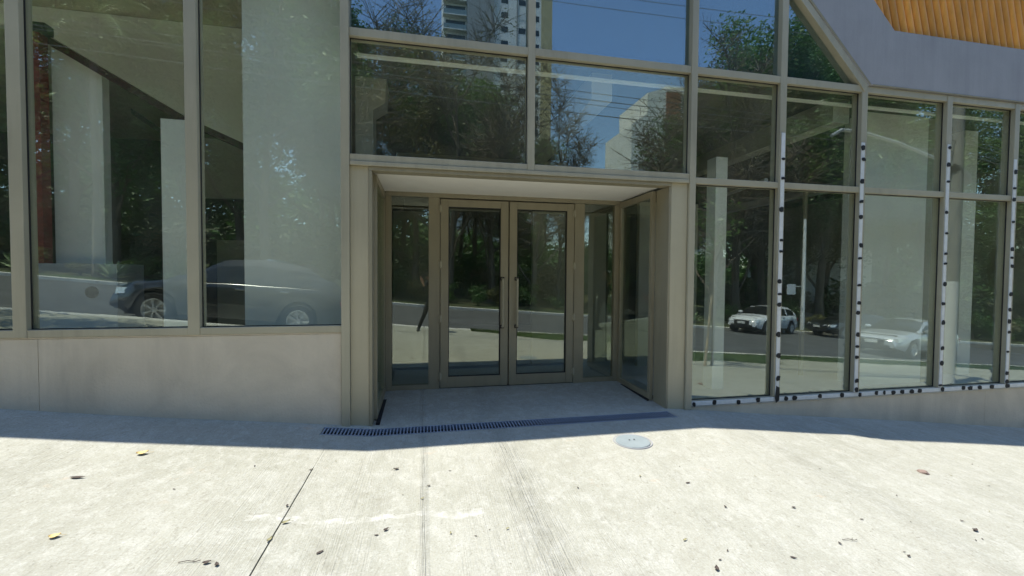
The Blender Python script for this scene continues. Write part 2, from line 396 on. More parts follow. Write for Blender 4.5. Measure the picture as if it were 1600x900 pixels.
tag(mb.build('grass', GRASS), 'short green grass verge between pavement and street', 'grass', kind='stuff')

# ------------------------------------------------------------------ the building
B = thing('shop_building', 'glass fronted commercial building with bronze frames and recessed double door entrance', 'building')
def part(name, m, mb, bevel=0, parent=B, **k): return fixn(mb.build(name, m, parent, bevel=bevel, **k))
ZT = 6.0; ZL = 5.22                                  # top of glazing right and left of the step in the roofline
FY0, FY1 = -.045, .10                                   # frame depth
GYF = .02                                               # glass plane
diag_x = lambda z: 9.76 - z                             # glazing edge beside the grey band
# mullions (x, z0, z1)
MUL = [(x, 1.07, ZL) for x in (-9.06, -7.69, -6.32, -4.95, -3.575, -2.18)]
for x, z0, z1 in MUL: part('mullion', ALU, MB().box(x - .052, x + .052, FY0, FY1, 1.0, z1), .004)
part('mullion', ALU, MB().box(-.832, -.75, FY0 - .02, FY1, .02, ZL), .004)
part('mullion', ALU, MB().box(1.115, 1.195, FY0, FY1, 2.76, ZL), .004)
part('mullion', ALU, MB().box(3.105, 3.185, FY0 - .01, FY1, -.02, ZT), .004)
part('mullion', ALU, MB().prism([(4.345, .08), (4.435, .08), (4.435, 5.26), (4.345, 5.36)], FY0, FY1), .004)
RM = [5.625, 7.045, 8.28, 9.6, 10.95]
for x in RM: part('mullion', ALU, MB().box(x - .045, x + .045, FY0, FY1, .08, 4.097), .004)
# transoms, butting between mullions, and glazing
def transom(x0, x1, z0, z1, y0=FY0 + .005): part('transom', ALU, MB().box(x0, x1, y0, FY1 - .004, z0, z1), .004)
def pane(pts, m=GLASS, y=GYF, name='glass_pane', parent=B):
    o = part(name, m, MB().prism(pts, y, y + .008), parent=parent)
    cx = sum(p[0] for p in pts) / len(pts); cz = sum(p[1] for p in pts) / len(pts); tx, tz = rnd.uniform(-.0012, .0012), rnd.uniform(-.0010, .0010)
    for v in o.data.vertices: v.co.y += (v.co.x - cx) * tx + (v.co.z - cz) * tz
    return o
def rect(x0, x1, z0, z1): return [(x0, z0), (x1, z0), (x1, z1), (x0, z1)]
def gasket(x0, x1, z0, z1, y=GYF - .012, t=.008):
    mb = MB(); mb.box(x0, x0 + t, y, y + .011, z0, z1); mb.box(x1 - t, x1, y, y + .011, z0, z1)
    mb.box(x0 + t, x1 - t, y, y + .011, z0, z0 + t); mb.box(x0 + t, x1 - t, y, y + .011, z1 - t, z1)
    part('gasket', RUB, mb)
LX = [-9.008] + [x + s * .052 for x, _, _ in MUL[1:] for s in (-1, 1)] + [-.832]
for i in range(0, len(LX), 2):
    a, b = LX[i], LX[i + 1]
    transom(a, b, 1.0, 1.07); pane(rect(a, b, 1.07, ZL)); gasket(a, b, 1.07, ZL)
UX = [(-.75, 1.115), (1.195, 3.105), (3.185, 4.345), (4.435, 5.58)]
for a, b in UX:
    transom(a, b, 4.015, 4.10); transom(a, b, 2.715 if a > 3 else 2.76, 2.79 if a > 3 else 2.83)
    z0 = 2.79 if a > 3 else 2.83
    pane(rect(a, b, z0, 4.015)); gasket(a, b, z0, 4.015)
pane(rect(-.75, 1.115, 4.10, ZL), SPAN); pane(rect(1.195, 3.105, 4.10, ZL), SPAN)
pane([(3.185, 4.10), (4.345, 4.10), (4.345, 5.33), (3.70, ZT), (3.185, ZT)], SPAN)
pane([(4.435, 4.10), (5.57, 4.10), (4.435, 5.24)], SPAN)
part('spandrel_panel', SPB, MB().prism([(-.75, 4.10), (5.6, 4.10), (3.73, ZT), (3.2, ZT), (3.2, ZL), (-.75, ZL)], .11, .16))
ER = [5.58] + [x + s * .045 for x in RM for s in (-1, 1)][1:] + [12.4]
for i in range(1, len(ER), 2):
    a, b = ER[i], ER[i + 1]
    transom(a, b, 4.015, 4.10); transom(a, b, 2.715, 2.79)
    pane(rect(a, b, 2.79, 4.015)); gasket(a, b, 2.79, 4.015); pane(rect(a, b, .08, 2.715)); gasket(a, b, .08, 2.715)
for a, b in UX[2:]:
    pane(rect(a, b, .08, 2.715)); gasket(a, b, .08, 2.715)
part('sill', ALU, MB().box(3.185, 12.4, FY0 + .01, FY1, .02, .08), .004)
# diagonal frame member beside the grey band
part('diagonal_frame', ALU, MB().prism([(5.60, 4.015), (5.66, 4.10), (3.77, ZT), (3.66, ZT), (5.53, 4.10)], FY0 - .012, FY1), .004)
part('diagonal_trim', ALUD, MB().prism([(5.665, 4.112), (5.70, 4.112), (3.82, ZT), (3.775, ZT)], FY0 - .02, -.02), .003)
# grey cladding band, wood slats and the wall above
part('cladding_band', BAND, MB().prism([(5.66, 4.104), (12.5, 4.104), (12.5, 4.845), (6.045, 4.845), (4.905, ZT), (3.785, ZT)], -.06, .3), .006)
part('band_trim', ALUD, MB().box(5.72, 12.5, -.065, -.05, 4.104, 4.12))
part('upper_wall', PLAST, MB().box(-12, 3.10, -.03, .3, ZL + .004, 5.38), .01); part('upper_wall', PLAST, MB().box(3.104, 12.5, -.034, .3, ZT + .004, 6.35), .01)
part('soffit_backing', DRK, MB().prism([(6.0, 4.80), (12.5, 4.80), (12.5, ZT), (4.86, ZT)], .08, .12))
lean = -.26
slat_me = None
for i in range(62):
    xb = 4.95 + i * .126
    zb = 4.85 if xb > 6.04 else max(4.85, 10.895 - xb)
    # start of the slat on the outer band edge: x + z = 10.89 (45 degree part)
    pts = []
    if xb > 6.04: x0, z0 = xb, 4.83
    else:
        z0 = 4.83 + (6.04 - xb) / (1 + .0); x0 = xb
        if z0 > 5.95: continue
    zt = ZT; xt = x0 + lean * (zt - z0)
    if xt + zt < 10.9:                                  # would cross the band: stop at its edge
        k = (10.89 - x0 - z0) / (lean + 1) if abs(lean + 1) > .01 else 0
        if x0 + z0 > 10.9: k = 99
        zt = min(ZT, z0 + max(.02, k)) if k > 0 else ZT; xt = x0 + lean * (zt - z0)
    part('wood_slat', WOOD, MB().tube([(x0, .055, z0), (xt, .055, zt)], .058, 14), smooth=True)
part('parapet_cap', ALUD, MB().box(-12.02, 3.10, -.04, .34, 5.384, 5.41), .006); part('parapet_cap', ALUD, MB().box(3.10, 12.52, -.044, .34, 6.354, 6.38), .006)
# walls below the glazing
def wallpoly(x0, x1, top, n=30):
    pts = [(x0, top), ] ; low = [(x0 + (x1 - x0) * i / n, G(x0 + (x1 - x0) * i / n, 0) - .12) for i in range(n + 1)]
    return [(x0, top)] + low + [(x1, top)]
part('base_wall', PLAST, MB().prism(wallpoly(-12, -3.452, .985), -.03, .12), .003); part('base_wall', PLAST, MB().prism(wallpoly(-3.449, -.838, .985), -.03, .12), .003)
part('base_wall_cap', PLAST, MB().box(-12, -.838, -.034, .12, .987, .999), .003)
part('base_wall', PLAST, MB().prism(wallpoly(3.2, 7.9, .005), -.03, .12), .003); part('base_wall', PLAST, MB().prism(wallpoly(7.903, 12.5, .005), -.03, .12), .003)
part('base_wall_cap', KERB, MB().box(3.2, 12.5, -.038, .12, .006, .019), .002)
# entrance: piers, header, reveals, ceiling, floor
part('pier', PIER, MB().box(-.748, -.565, -.02, .12, .0, 2.712), .003)
part('pier_trim', ALUD, MB().box(-.563, -.532, -.035, .12, .0, 2.67), .003)
part('pier', PIER, MB().box(2.885, 3.10, -.02, .12, -.02, 2.712), .003)
part('pier_reveal', ALUD, MB().box(2.86, 2.883, -.018, .28, .0, 2.67), .003)
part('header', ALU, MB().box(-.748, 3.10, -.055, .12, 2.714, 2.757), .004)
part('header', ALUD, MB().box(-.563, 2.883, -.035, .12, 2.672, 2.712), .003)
part('soffit', CEIL, MB().box(-.53, 2.858, -.0, 1.26, 2.70, 2.76))
part('threshold', CONC, MB().add([(-.56, -.02, .0), (2.9, -.02, .0), (2.9, 1.42, .045), (-.56, 1.42, .045), (-.56, -.02, -.1), (2.9, -.02, -.1), (2.9, 1.42, -.1), (-.56, 1.42, -.1)],
     [(0, 1, 2, 3), (4, 7, 6, 5), (0, 4, 5, 1), (1, 5, 6, 2), (2, 6, 7, 3), (3, 7, 4, 0)]))
def sidewall(x, s, y0, y1):
    # framed side light standing across the recess; s = +1 frame on the outer side
    xa, xb = (x - .05, x) if s < 0 else (x, x + .05)
    f = MB().box(xa, xb, y0, y0 + .06, .02, 2.67); f.box(xa, xb, y1 - .06, y1, .02, 2.67)
    f.box(xa, xb, y0 + .061, y1 - .061, 2.59, 2.67); f.box(xa, xb, y0 + .061, y1 - .061, .02, .10)
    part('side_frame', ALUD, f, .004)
    xm = (xa + xb) / 2
    part('glass_pane', GLASS, MB().box(xm - .004, xm + .004, y0 + .06, y1 - .06, .10, 2.59))
sidewall(-.50, -1, .13, 1.235); sidewall(2.81, 1, .285, 1.235)
part('floor_channel', NEARBLK, MB().box(-.50, -.462, .0, 1.23, .0, .028))
part('floor_channel', NEARBLK, MB().box(2.785, 2.809, .29, 1.23, .0, .034))
# door screen at the back of the recess
DY = 1.27; D0, D1 = DY - .04, DY + .05
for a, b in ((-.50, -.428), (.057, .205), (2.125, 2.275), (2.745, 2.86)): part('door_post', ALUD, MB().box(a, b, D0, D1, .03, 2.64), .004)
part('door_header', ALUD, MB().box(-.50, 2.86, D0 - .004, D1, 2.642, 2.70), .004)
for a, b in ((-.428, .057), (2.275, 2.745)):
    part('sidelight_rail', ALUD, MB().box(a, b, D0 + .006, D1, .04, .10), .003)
    part('glass_pane', DOORG, MB().box(a, b, DY, DY + .008, .10, 2.642))
def leaf(x0, x1, hinge, hx):
    L = link('door_leaf', None, B, ((x0 + x1) / 2, DY, .05)); c = (x0 + x1) / 2
    a, b = x0 - c + .006, x1 - c - .006; st = .108
    f = MB().box(a, a + st, -.045, .03, 0, 2.575); f.box(b - st, b, -.045, .03, 0, 2.575)
    f.box(a + st, b - st, -.043, .028, 0, .145); f.box(a + st, b - st, -.043, .028, 2.475, 2.575)
    part('leaf_frame', ALUD, f, .004, L)
    g = MB().box(a + st, b - st, -.006, .004, .145, 2.475); part('door_glass', DOORG, g, parent=L)
    bd = MB()
    for u0, u1, v0, v1 in ((a + st, a + st + .01, .145, 2.475), (b - st - .01, b - st, .145, 2.475), (a + st + .01, b - st - .01, .145, .155), (a + st + .01, b - st - .01, 2.465, 2.475)):
        bd.box(u0, u1, -.03, -.008, v0, v1)
    part('glazing_bead', RUB, bd, parent=L)
    h = hx - c
    part('handle', GALV if 0 else ALU, MB().tube([(h, -.05, 1.50), (h, -.115, 1.50), (h, -.115, .83), (h, -.05, .83)], .014, 10), .0, L, smooth=True)
    hm = MB()
    hm.box(h - .03, h + .03, -.052, -.044, 1.475, 1.525); hm.box(h - .03, h + .03, -.052, -.044, .805, .855)
    part('handle_plate', DRK, hm, .002, L)
    for z in (2.44, 1.69, .95, .16):
        q = MB().tube([(hinge - c, -.06, z - .05), (hinge - c, -.06, z + .05)], .013, 8); q.box(hinge - c - .022, hinge - c + .022, -.056, -.046, z - .035, z + .035)
        part('hinge', ALU, q, 0, L, smooth=True)
    return L
leaf(.208, 1.158, .212, 1.067); leaf(1.162, 2.122, 2.116, 1.272)
part('door_threshold', DRK, MB().box(-.43, 2.745, D0 + .01, D1, .041, .052))

# ------- protective tape strips with black adhesive blobs on the right-hand frames
def strip(x0, x1, z0, z1, vertical=True, base=FY0):
    y1 = base - .001; x0, x1 = (x0 + .004, x1 - .004) if vertical else (x0, x1); o = part('tape_strip', TAPE, MB().box(x0, x1, y1 - .012, y1, z0, z1), .002)
    n = 0; p = (z0 if vertical else x0) + .03; end = z1 if vertical else x1
    first = True
    while p < end - .02:
        h = rnd.choice((.03, .04, .05, .06)) * (1 if vertical else .9); h = .20 if (vertical and first and rnd.random() < .2) else h
        mb = MB(); k = 9; c = []
        w_ = (x1 - x0) if vertical else (z1 - z0)
        cx = (x0 + x1) / 2 + rnd.uniform(-.012, .006) if vertical else p; cz = p if vertical else (z0 + z1) / 2 + rnd.uniform(-.008, .008)
        for i in range(k):
            a = 6.283 * i / k; rr = rnd.uniform(.8, 1.12)
            hx, hz = (w_ * .62, h * .55) if vertical else (h * .8, w_ * .58)
            sq = max(abs(math.cos(a)), abs(math.sin(a))) ** -.7
            c.append((cx + hx * math.cos(a) * rr * sq, cz + hz * math.sin(a) * rr * sq))
        mb.prism(c, y1 - .016 - rnd.uniform(0, .004), y1 - .0125); part('adhesive_blob', BLK, mb, parent=o)
        p += rnd.choice((rnd.uniform(.12, .18), rnd.uniform(.2, .32), rnd.uniform(.28, .42))); first = False
    return o
for x, zt in ((4.385, 3.40), (5.60, 3.36), (7.03, 3.43), (8.25, 3.30), (9.59, 3.4)): strip(x - .024, x + .034, .084, zt, base=FY0)
strip(3.19, 12.3, .024, .076, False, FY0 + .01)

# ------- interior
part('inner_floor', INB, MB().box(-12, 12.5, 1.43, 9, -.1, .0)); part('inner_floor', INB, MB().box(3.2, 12.5, .13, 1.43, -.1, .0))
part('inner_floor', INB, MB().box(-12, -.85, .13, 1.43, -.1, .3))
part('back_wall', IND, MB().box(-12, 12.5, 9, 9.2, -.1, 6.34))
part('end_wall', PLAST, MB().box(-12.2, -12, -.03, 9.2, -1.2, 5.38)); part('end_wall', PLAST, MB().box(12.5, 12.7, -.03, 9.2, -1.6, 6.34))
part('roof', PLAST, MB().box(-12, 3.05, .302, 9.2, 5.23, 5.36)); part('roof', PLAST, MB().box(3.25, 12.5, .302, 9.2, 6.15, 6.33)); part('end_wall', PLAST, MB().box(3.052, 3.248, .302, 9.2, 4.31, 6.34))
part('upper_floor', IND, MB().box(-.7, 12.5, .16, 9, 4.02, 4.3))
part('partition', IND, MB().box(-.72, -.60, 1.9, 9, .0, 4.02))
part('cornice_rail', INW, MB().box(-.70, 12.4, .14, .19, 3.905, 3.932))
for x in (2.08, 5.53): part('ceiling_beam', INC, MB().box(x - .13, x + .13, .2, 8.9, 3.70, 4.015))
part('ceiling_duct', GALV, MB().box(8.0, 8.22, .8, 8.5, 3.35, 3.5))
part('inner_wall', INW, MB().box(-1.93, -.92, .5, .85, .3, 5.22))
part('inner_wall', INW, MB().box(6.33, 7.46, .5, .85, 0, 4.015))
part('inner_column', INC, MB().box(7.462, 7.75, .52, .84, 0, 4.015))
part('inner_column', INW, MB().box(-2.87, -2.62, .8, 1.0, 0, 3.31))
part('plinth', INB, MB().box(-4.33, -3.47, 1.06, 1.55, 0, 1.695)); part('inner_column', INW, MB().prism([(-4.24, 1.697), (-3.74, 1.697), (-3.74, 3.97), (-4.24, 4.20)], 1.32, 1.44))
part('pipe_opening', NEARBLK, MB().lathe([(.0, 1.048), (.060, 1.048), (.068, 1.058)], 20, 'Y', (-3.72, 0, 1.372)))
part('steel_post', RED, MB().box(-4.315, -4.185, 1.08, 1.2, 1.697, 4.25))
part('steel_bracket', DRK, MB().box(-4.35, -4.12, 1.07, 1.2, 4.252, 4.36), .01)
part('stringer', mat('dark_red_steel', (.07, .018, .013), .6), MB().prism([(-4.39, 4.30), (-4.39, 4.39), (-2.87, 3.50), (-1.95, 3.10), (-1.95, 3.02), (-2.895, 3.425)], 1.21, 1.29))
part('stringer', DRK, MB().prism([(-4.35, 4.0), (-4.35, 4.08), (-3.7, 3.62), (-3.7, 3.54)], 2.9, 3.0))
part('stair_side', INW, MB().prism([(-5.2, 4.93), (-3.40, 3.87), (-1.95, 3.23), (-1.95, 5.22), (-12, 5.22), (-12, 4.93)], 2.46, 2.58))
part('inner_panel', INC, MB().box(-4.3, -2.0, 4.0, 4.1, 2.95, 4.0)); part('inner_panel', INC, MB().box(-4.3, -1.0, 5.5, 5.6, .0, 2.3))
part('inner_column', INC, MB().prism([(-.83, 2.80), (-.62, 2.80), (-.62, 3.62), (-.48, 3.72), (-.46, 4.015), (-.83, 4.015)], .9, 1.25))
part('inner_beam', INC, MB().box(-.55, 3.0, 4.2, 4.5, 3.3, 4.015))
part('inner_column', INW, MB().box(4.01, 4.19, .7, .9, 0, 3.28))
part('inner_panel', INC, MB().box(3.7, 4.84, 2.3, 2.4, .0, 2.9))
part('inner_column', INW, MB().box(8.65, 8.92, .8, 1.05, 0, 4.015))
part('inner_panel', INC, MB().box(1.9, 3.3, 2.8, 2.9, .0, 2.75)); part('inner_panel', INC, MB().box(-.55, .4, 3.4, 3.5, .0, 2.75))
for a in (5.4, 6.0): part('inner_door_frame', ALUD, MB().box(a, a + .05, 1.2, 1.25, 0, 3.0))
part('handrail', GALV, MB().tube([(5.8, 3.6, 3.15), (5.0, .9, 3.05)], .03, 8), smooth=True)

# ------------------------------------------------------------------ drain grate and manhole
gr = thing('drain_grate', 'long narrow grated drain set in the pavement across the entrance', 'drain', (0, 0, 0))
def strip_along(y0, y1, zo, h):
    mb = MB(); xs = [GX0, -.75, -.5, 1, GX1]
    v = []
    for x in xs:
        z = G(x, 0 if y0 > -.2 else -.3) + zo; v += [(x, y0, z - h), (x, y1, z - h), (x, y1, z), (x, y0, z)]
    f = [(0, 3, 2, 1), (16, 17, 18, 19)] + [(4 * i + k, 4 * i + 4 + k, 4 * i + 4 + (k + 1) % 4, 4 * i + (k + 1) % 4) for i in range(4) for k in range(4)]
    return mb.add(v, f)
part('channel', NEARBLK, strip_along(GY0, GY1, -.05, .03), parent=gr)
part('rail', IRON, strip_along(GY0 + .001, GY0 + .014, .003, .04), parent=gr); part('rail', IRON, strip_along(GY1 - .014, GY1 - .001, .003, .04), parent=gr)
bar = MB().box(-.0065, .0065, GY0 + .015, GY1 - .015, -.007, 0).mesh('bar', IRON)
x = GX0 + .018
while x < GX1 - .01:
    link('bar', bar, gr, (x, 0, G(x, -.2) + .001)); x += .0335
mh = thing('manhole_cover', 'round pale grey cement manhole cover just beyond the shade line', 'manhole cover', (1.985, -.892, G(1.985, -.892)))
part('cover', COVER, MB().lathe([(.0, .001), (.160, .008), (.166, .001)], 40), parent=mh, smooth=True)
part('rim', TOWG, MB().lathe([(.174, -.01), (.174, .004), (.186, .006), (.190, -.01)], 40), parent=mh)  # darker grey stands in for the ring of shadow round the cover
for dx in (-.02, .03): part('lifting_hole', BLK, MB().lathe([(.0, .0085), (.008, .0095)], 10, 'Z', (dx, .03, 0)), parent=mh)

# ------------------------------------------------------------------ litter on the pavement
def ground_item(name, x, y, me, size, rot, label, cat, group=None):
    sx = (G(x + .05, y) - G(x - .05, y)) / .1
    o = link(name, me, None, (x, y, G(x, y) + .004), (0, -math.atan(sx), rot), (size,) * 3); tag(o, label, cat, group); return o
def leafmesh(name, m, wd=.4, curl=.35, stem=True):
    mb = MB(); n = 7; v = []; f = []
    for i in range(n):
        t = i / (n - 1); wv = wd * math.sin(math.pi * (t ** .8)) * .5 + .01; z = curl * (t - .4) ** 2 + .05
        v += [(t - .5, -wv, z + .10), (t - .5, 0, z), (t - .5, wv, z + .13)]
        if i: o = 3 * i; f += [(o - 3, o, o + 1, o - 2), (o - 2, o + 1, o + 2, o - 1)]
    mb.add(v, f)
    if stem: mb.tube([(.45, 0, .15), (.7, .1, .05), (.95, .05, .06)], .02, 4)
    return mb.mesh(name, m, True, 0)
yl = leafmesh('leaf', YLEAF, .8, .5); bl = leafmesh('leaf', BLEAF, .6, .4); ol = leafmesh('leaf', OLEAF, .4, .5); bl2 = leafmesh('leaf', BLEAF, .35, .4, False)
for v_ in bl2.vertices: v_.co.z *= .3
tw = MB().tube([(-.5, 0, .02), (-.1, .05, .06), (.3, -.02, .03), (.5, .06, .05)], .018, 5); tw.tube([(.1, 0, .04), (.3, .18, .06)], .012, 4)
twig = tw.mesh('twig', BLEAF)
sm = MB()
import bmesh
bm = bmesh.new(); bmesh.ops.create_icosphere(bm, subdivisions=2, radius=.5)
for v in bm.verts: v.co *= 1 + .35 * mnoise.noise(v.co * 2.5); v.co.z = max(v.co.z * .6, -.12)
stm = bpy.data.meshes.new('stone'); bm.to_mesh(stm); bm.free(); stm.materials.append(STONE)
ground_item('leaf', -2.165, -.878, yl, .075, .5, 'crumpled yellow leaf on the sunlit pavement at the left, near the shade line', 'leaf')
ground_item('leaf', -2.319, -1.292, bl2, .085, .1, 'flat dark grey leaf on the pavement at far left', 'leaf')
ground_item('leaf', -1.96, -1.992, yl, .05, .4, 'thin straw coloured leaf on the pavement at lower left', 'leaf')
ground_item('leaf', -1.115, -2.245, bl, .038, .3, 'pair forming curled black leaf at the end of a thin twig, bottom left', 'leaf')
ground_item('leaf', -1.06, -2.262, bl, .034, 2.0, 'small curled black leaf just right of the twig at bottom left', 'leaf')
ground_item('twig', -1.2, -2.235, twig, .10, .05, 'thin dark twig lying on the pavement at bottom left', 'twig')
ground_item('leaf', -.224, -1.121, bl, .045, 3.3, 'small black leaf with a long stalk, upper sunlit pavement left of centre', 'leaf')
ground_item('leaf', -.232, -1.988, bl, .035, .6, 'black curled leaf right of the pavement joint', 'leaf')
ground_item('leaf', -.576, -2.171, bl2, .05, .8, 'torn black leaf in the lower middle, right of the pavement joint', 'leaf')
ground_item('leaf', 2.042, -1.709, bl2, .045, .1, 'black leaf with a fine curved stalk below the manhole cover', 'leaf')
ground_item('leaf', 1.623, -2.616, bl, .04, 1.0, 'curled black leaf at the bottom edge, right of centre', 'leaf')
ground_item('leaf', 2.158, -2.59, bl2, .04, -.5, 'dark leaf near the bottom edge on the right', 'leaf')
ground_item('twig', 2.673, -2.498, twig, .10, -.2, 'curved thin twig at lower right', 'twig')
ground_item('leaf', -.844, -1.865, ol, .05, .5, 'olive leaf caught in the pavement joint, upper one', 'leaf')
ground_item('leaf', -.877, -2.047, ol, .045, 1.2, 'olive leaf caught in the pavement joint, lower one', 'leaf')
ground_item('stone', 4.513, -1.627, stm, .085, .4, 'pinkish brown stone lying on the sunlit pavement at right', 'stone')
ground_item('leaf', 3.777, -2.464, bl, .045, .2, 'largest of the dark leaves scattered at lower right', 'leaf')
smalls = [(-1.664, -1.441), (-.723, -.935), (-.878, -1.1), (-1.301, -1.054), (-.285, -2.035), (-.012, -1.633), (.035, -1.45), (.311, -2.129), (.406, -2.075), (.519, -2.085),
          (2.574, -2.516), (3.681, -2.02), (3.363, -2.352), (4.278, -2.243), (3.826, -2.355), (3.626, -2.56), (3.7, -2.55), (1.592, -2.356), (2.905, -2.673), (2.923, -2.635),
          (1.351, -1.638), (1.71, -1.558), (2.607, -2.132), (3.405, -1.594), (5.409, -1.435), (4.754, -1.683), (4.907, -1.865), (3.248, -1.101)]
for i in range(24): smalls.append((rnd.uniform(-3, 6), rnd.uniform(-6, -2.7)))
for i in range(16): smalls.append((rnd.uniform(-2.4, 5.5), rnd.uniform(-2.6, -1.1)))
for i, (x, y) in enumerate(smalls):
    me = (bl2, ol, bl, bl2)[i % 4]
    ground_item('leaf', x, y, me, rnd.uniform(.012, .032), rnd.uniform(0, 6.28), 'tiny dry leaf fragment on sunlit concrete ' + ('left of the pavement joint' if x < -.87 else 'between the joint and the broomed strip' if x < .72 else 'below the round cover' if x < 2.4 else 'at the right, near the stone'), 'leaf', 'tiny leaf fragments on the pavement')

# ------------------------------------------------------------------ street side, seen mirrored in the glass
def leafcloud(mb, centers, n, spread, size, seed, flat=.7):
    r = random.Random(seed)
    for k in range(n):
        c = centers[r.randrange(len(centers))]
        while True:
            d = Vector((r.uniform(-1, 1), r.uniform(-1, 1), r.uniform(-1, 1)))
            if d.length < 1: break
        p = Vector(c[:3]) + Vector((d.x, d.y, d.z * flat)) * spread * c[3]
        s = size * r.uniform(.6, 1.4); u = Vector((r.gauss(0, 1), r.gauss(0, 1), r.gauss(0, .5))).normalized(); q = u.cross(Vector((r.gauss(0, 1), r.gauss(0, 1), r.gauss(0, 1)))).normalized()
        mb.add([p - u * s, p - q * s * .38, p + u * s, p + q * s * .38], [(0, 1, 2, 3)])
def tree_meshes(seed, H, crown_r, lm, bark, nleaf, lsize, low=.35, twiggy=True, rad=.22, ntw=2):
    r = random.Random(seed); tb = MB(); lb = MB(); cents = []
    pts = [Vector((0, 0, -.4))]; d = Vector((r.uniform(-.08, .08), r.uniform(-.08, .08), 1))
    nseg = 7
    for i in range(1, nseg + 1):
        d = (d + Vector((r.uniform(-.12, .12), r.uniform(-.12, .12), .15))).normalized(); pts.append(pts[-1] + d * H * .78 / nseg)
    tb.tube(pts, [rad * (1.25 if i == 0 else 1 - .82 * i / nseg) for i in range(nseg + 1)], 9)
    for b in range(11):
        t = low + (1 - low) * (b + r.random() * .8) / 11; i = min(nseg - 1, int(t * nseg)); p0 = pts[i].lerp(pts[i + 1], t * nseg - i)
        a = b * 2.4 + r.uniform(-.5, .5); ln = crown_r * (1.15 - .5 * t) * r.uniform(.75, 1.15)
        dd = Vector((math.cos(a), math.sin(a), r.uniform(.35, .95))).normalized(); q = [p0]
        for k in range(4):
            dd = (dd + Vector((r.uniform(-.25, .25), r.uniform(-.25, .25), r.uniform(-.05, .25)))).normalized(); q.append(q[-1] + dd * ln / 4)
        br = rad * .42 * (1 - .55 * t); tb.tube(q, [br * (1 - .2 * k) for k in range(5)], 6)
        for k in (2, 3, 4):
            cents.append((*q[k], r.uniform(.6, 1.1)))
            for s in range(3):
                e = (dd + Vector((r.uniform(-1, 1), r.uniform(-1, 1), r.uniform(-.2, .9)))).normalized() * ln * r.uniform(.22, .4)
                m1 = q[k] + e * .5 + Vector((0, 0, r.uniform(-.1, .15))); tb.tube([q[k], m1, q[k] + e], [br * .35, br * .22, .012], 4, False)
                cents.append((*(q[k] + e), r.uniform(.4, .95)))
                if twiggy:
                    for _ in range(ntw):
                        e2 = Vector((r.uniform(-1, 1), r.uniform(-1, 1), r.uniform(-.3, 1))).normalized() * ln * (.2 if ntw < 4 else .34)
                        m0 = q[k].lerp(q[k] + e, r.random()); tb.tube([m0, m0 + e2 * .6 + Vector((0, 0, .05)), m0 + e2], [.02, .013, .006], 3, False)
                        if ntw > 4:
                            for _2 in range(2):
                                m3 = m0 + e2 * r.uniform(.3, .9); e3 = (e2.normalized() + Vector((r.uniform(-1, 1), r.uniform(-1, 1), r.uniform(-.3, 1)))) * ln * .1; tb.tube([m3, m3 + e3], [.011, .004], 3, False)
    cents.append((*pts[-1], 1.0))
    leafcloud(lb, cents, nleaf, crown_r * .30, lsize, seed + 5)
    return tb.mesh('trunk', bark, True, 60), lb.mesh('crown', lm)
def where(x, y):
    q = x / (4.74 - y)
    if q < -.8: return 'beyond the left end of the windows'
    if q < -.18: return 'mirrored in the left windows'
    if q < .25: return 'mirrored above and in the entrance doors'
    if q < .68: return 'mirrored in the pane with the white building'
    if q < 1.05: return 'mirrored behind the white hatchback'
    if q < 1.85: return 'mirrored in the right end windows'
    return 'beyond the right end of the windows'
T = [tree_meshes(11, 15, 5.2, LEAFA, BARK, 30000, .105, .22), tree_meshes(12, 16, 4.6, LEAFB, BARK, 30000, .105, .18), tree_meshes(13, 13, 4.8, LEAFC, BARKP, 17000, .075, .2),
     tree_meshes(14, 14, 4.2, LEAFC, BARK, 19000, .075, .2), tree_meshes(15, 8, 3.6, LEAFA, BARKP, 9000, .09, .35, rad=.16), tree_meshes(16, 13, 4.6, LEAFC, BARK, 2600, .06, .15, ntw=9)]
GRV = 'trees of the park across the street, mirrored in the glass'
def tree(k, x, y, s=1.0, rz=0., label=None, group=GRV, sz=None):
    lab = label or ['leafy mid green park tree ' + where(x, y), 'dense dark green park tree ' + where(x, y),
           'sparse olive park tree with pale branches ' + where(x, y), 'sparse olive park tree with dark branches ' + where(x, y), '', 'nearly bare park tree ' + where(x, y)][k]
    t = thing('tree', lab, 'tree', (x, y, (park(x, y) if y < -16 else G(x, y)) - .1), rz, group); t.scale = (s, s, sz or s)
    link('trunk', T[k][0], t); link('crown', T[k][1], t)
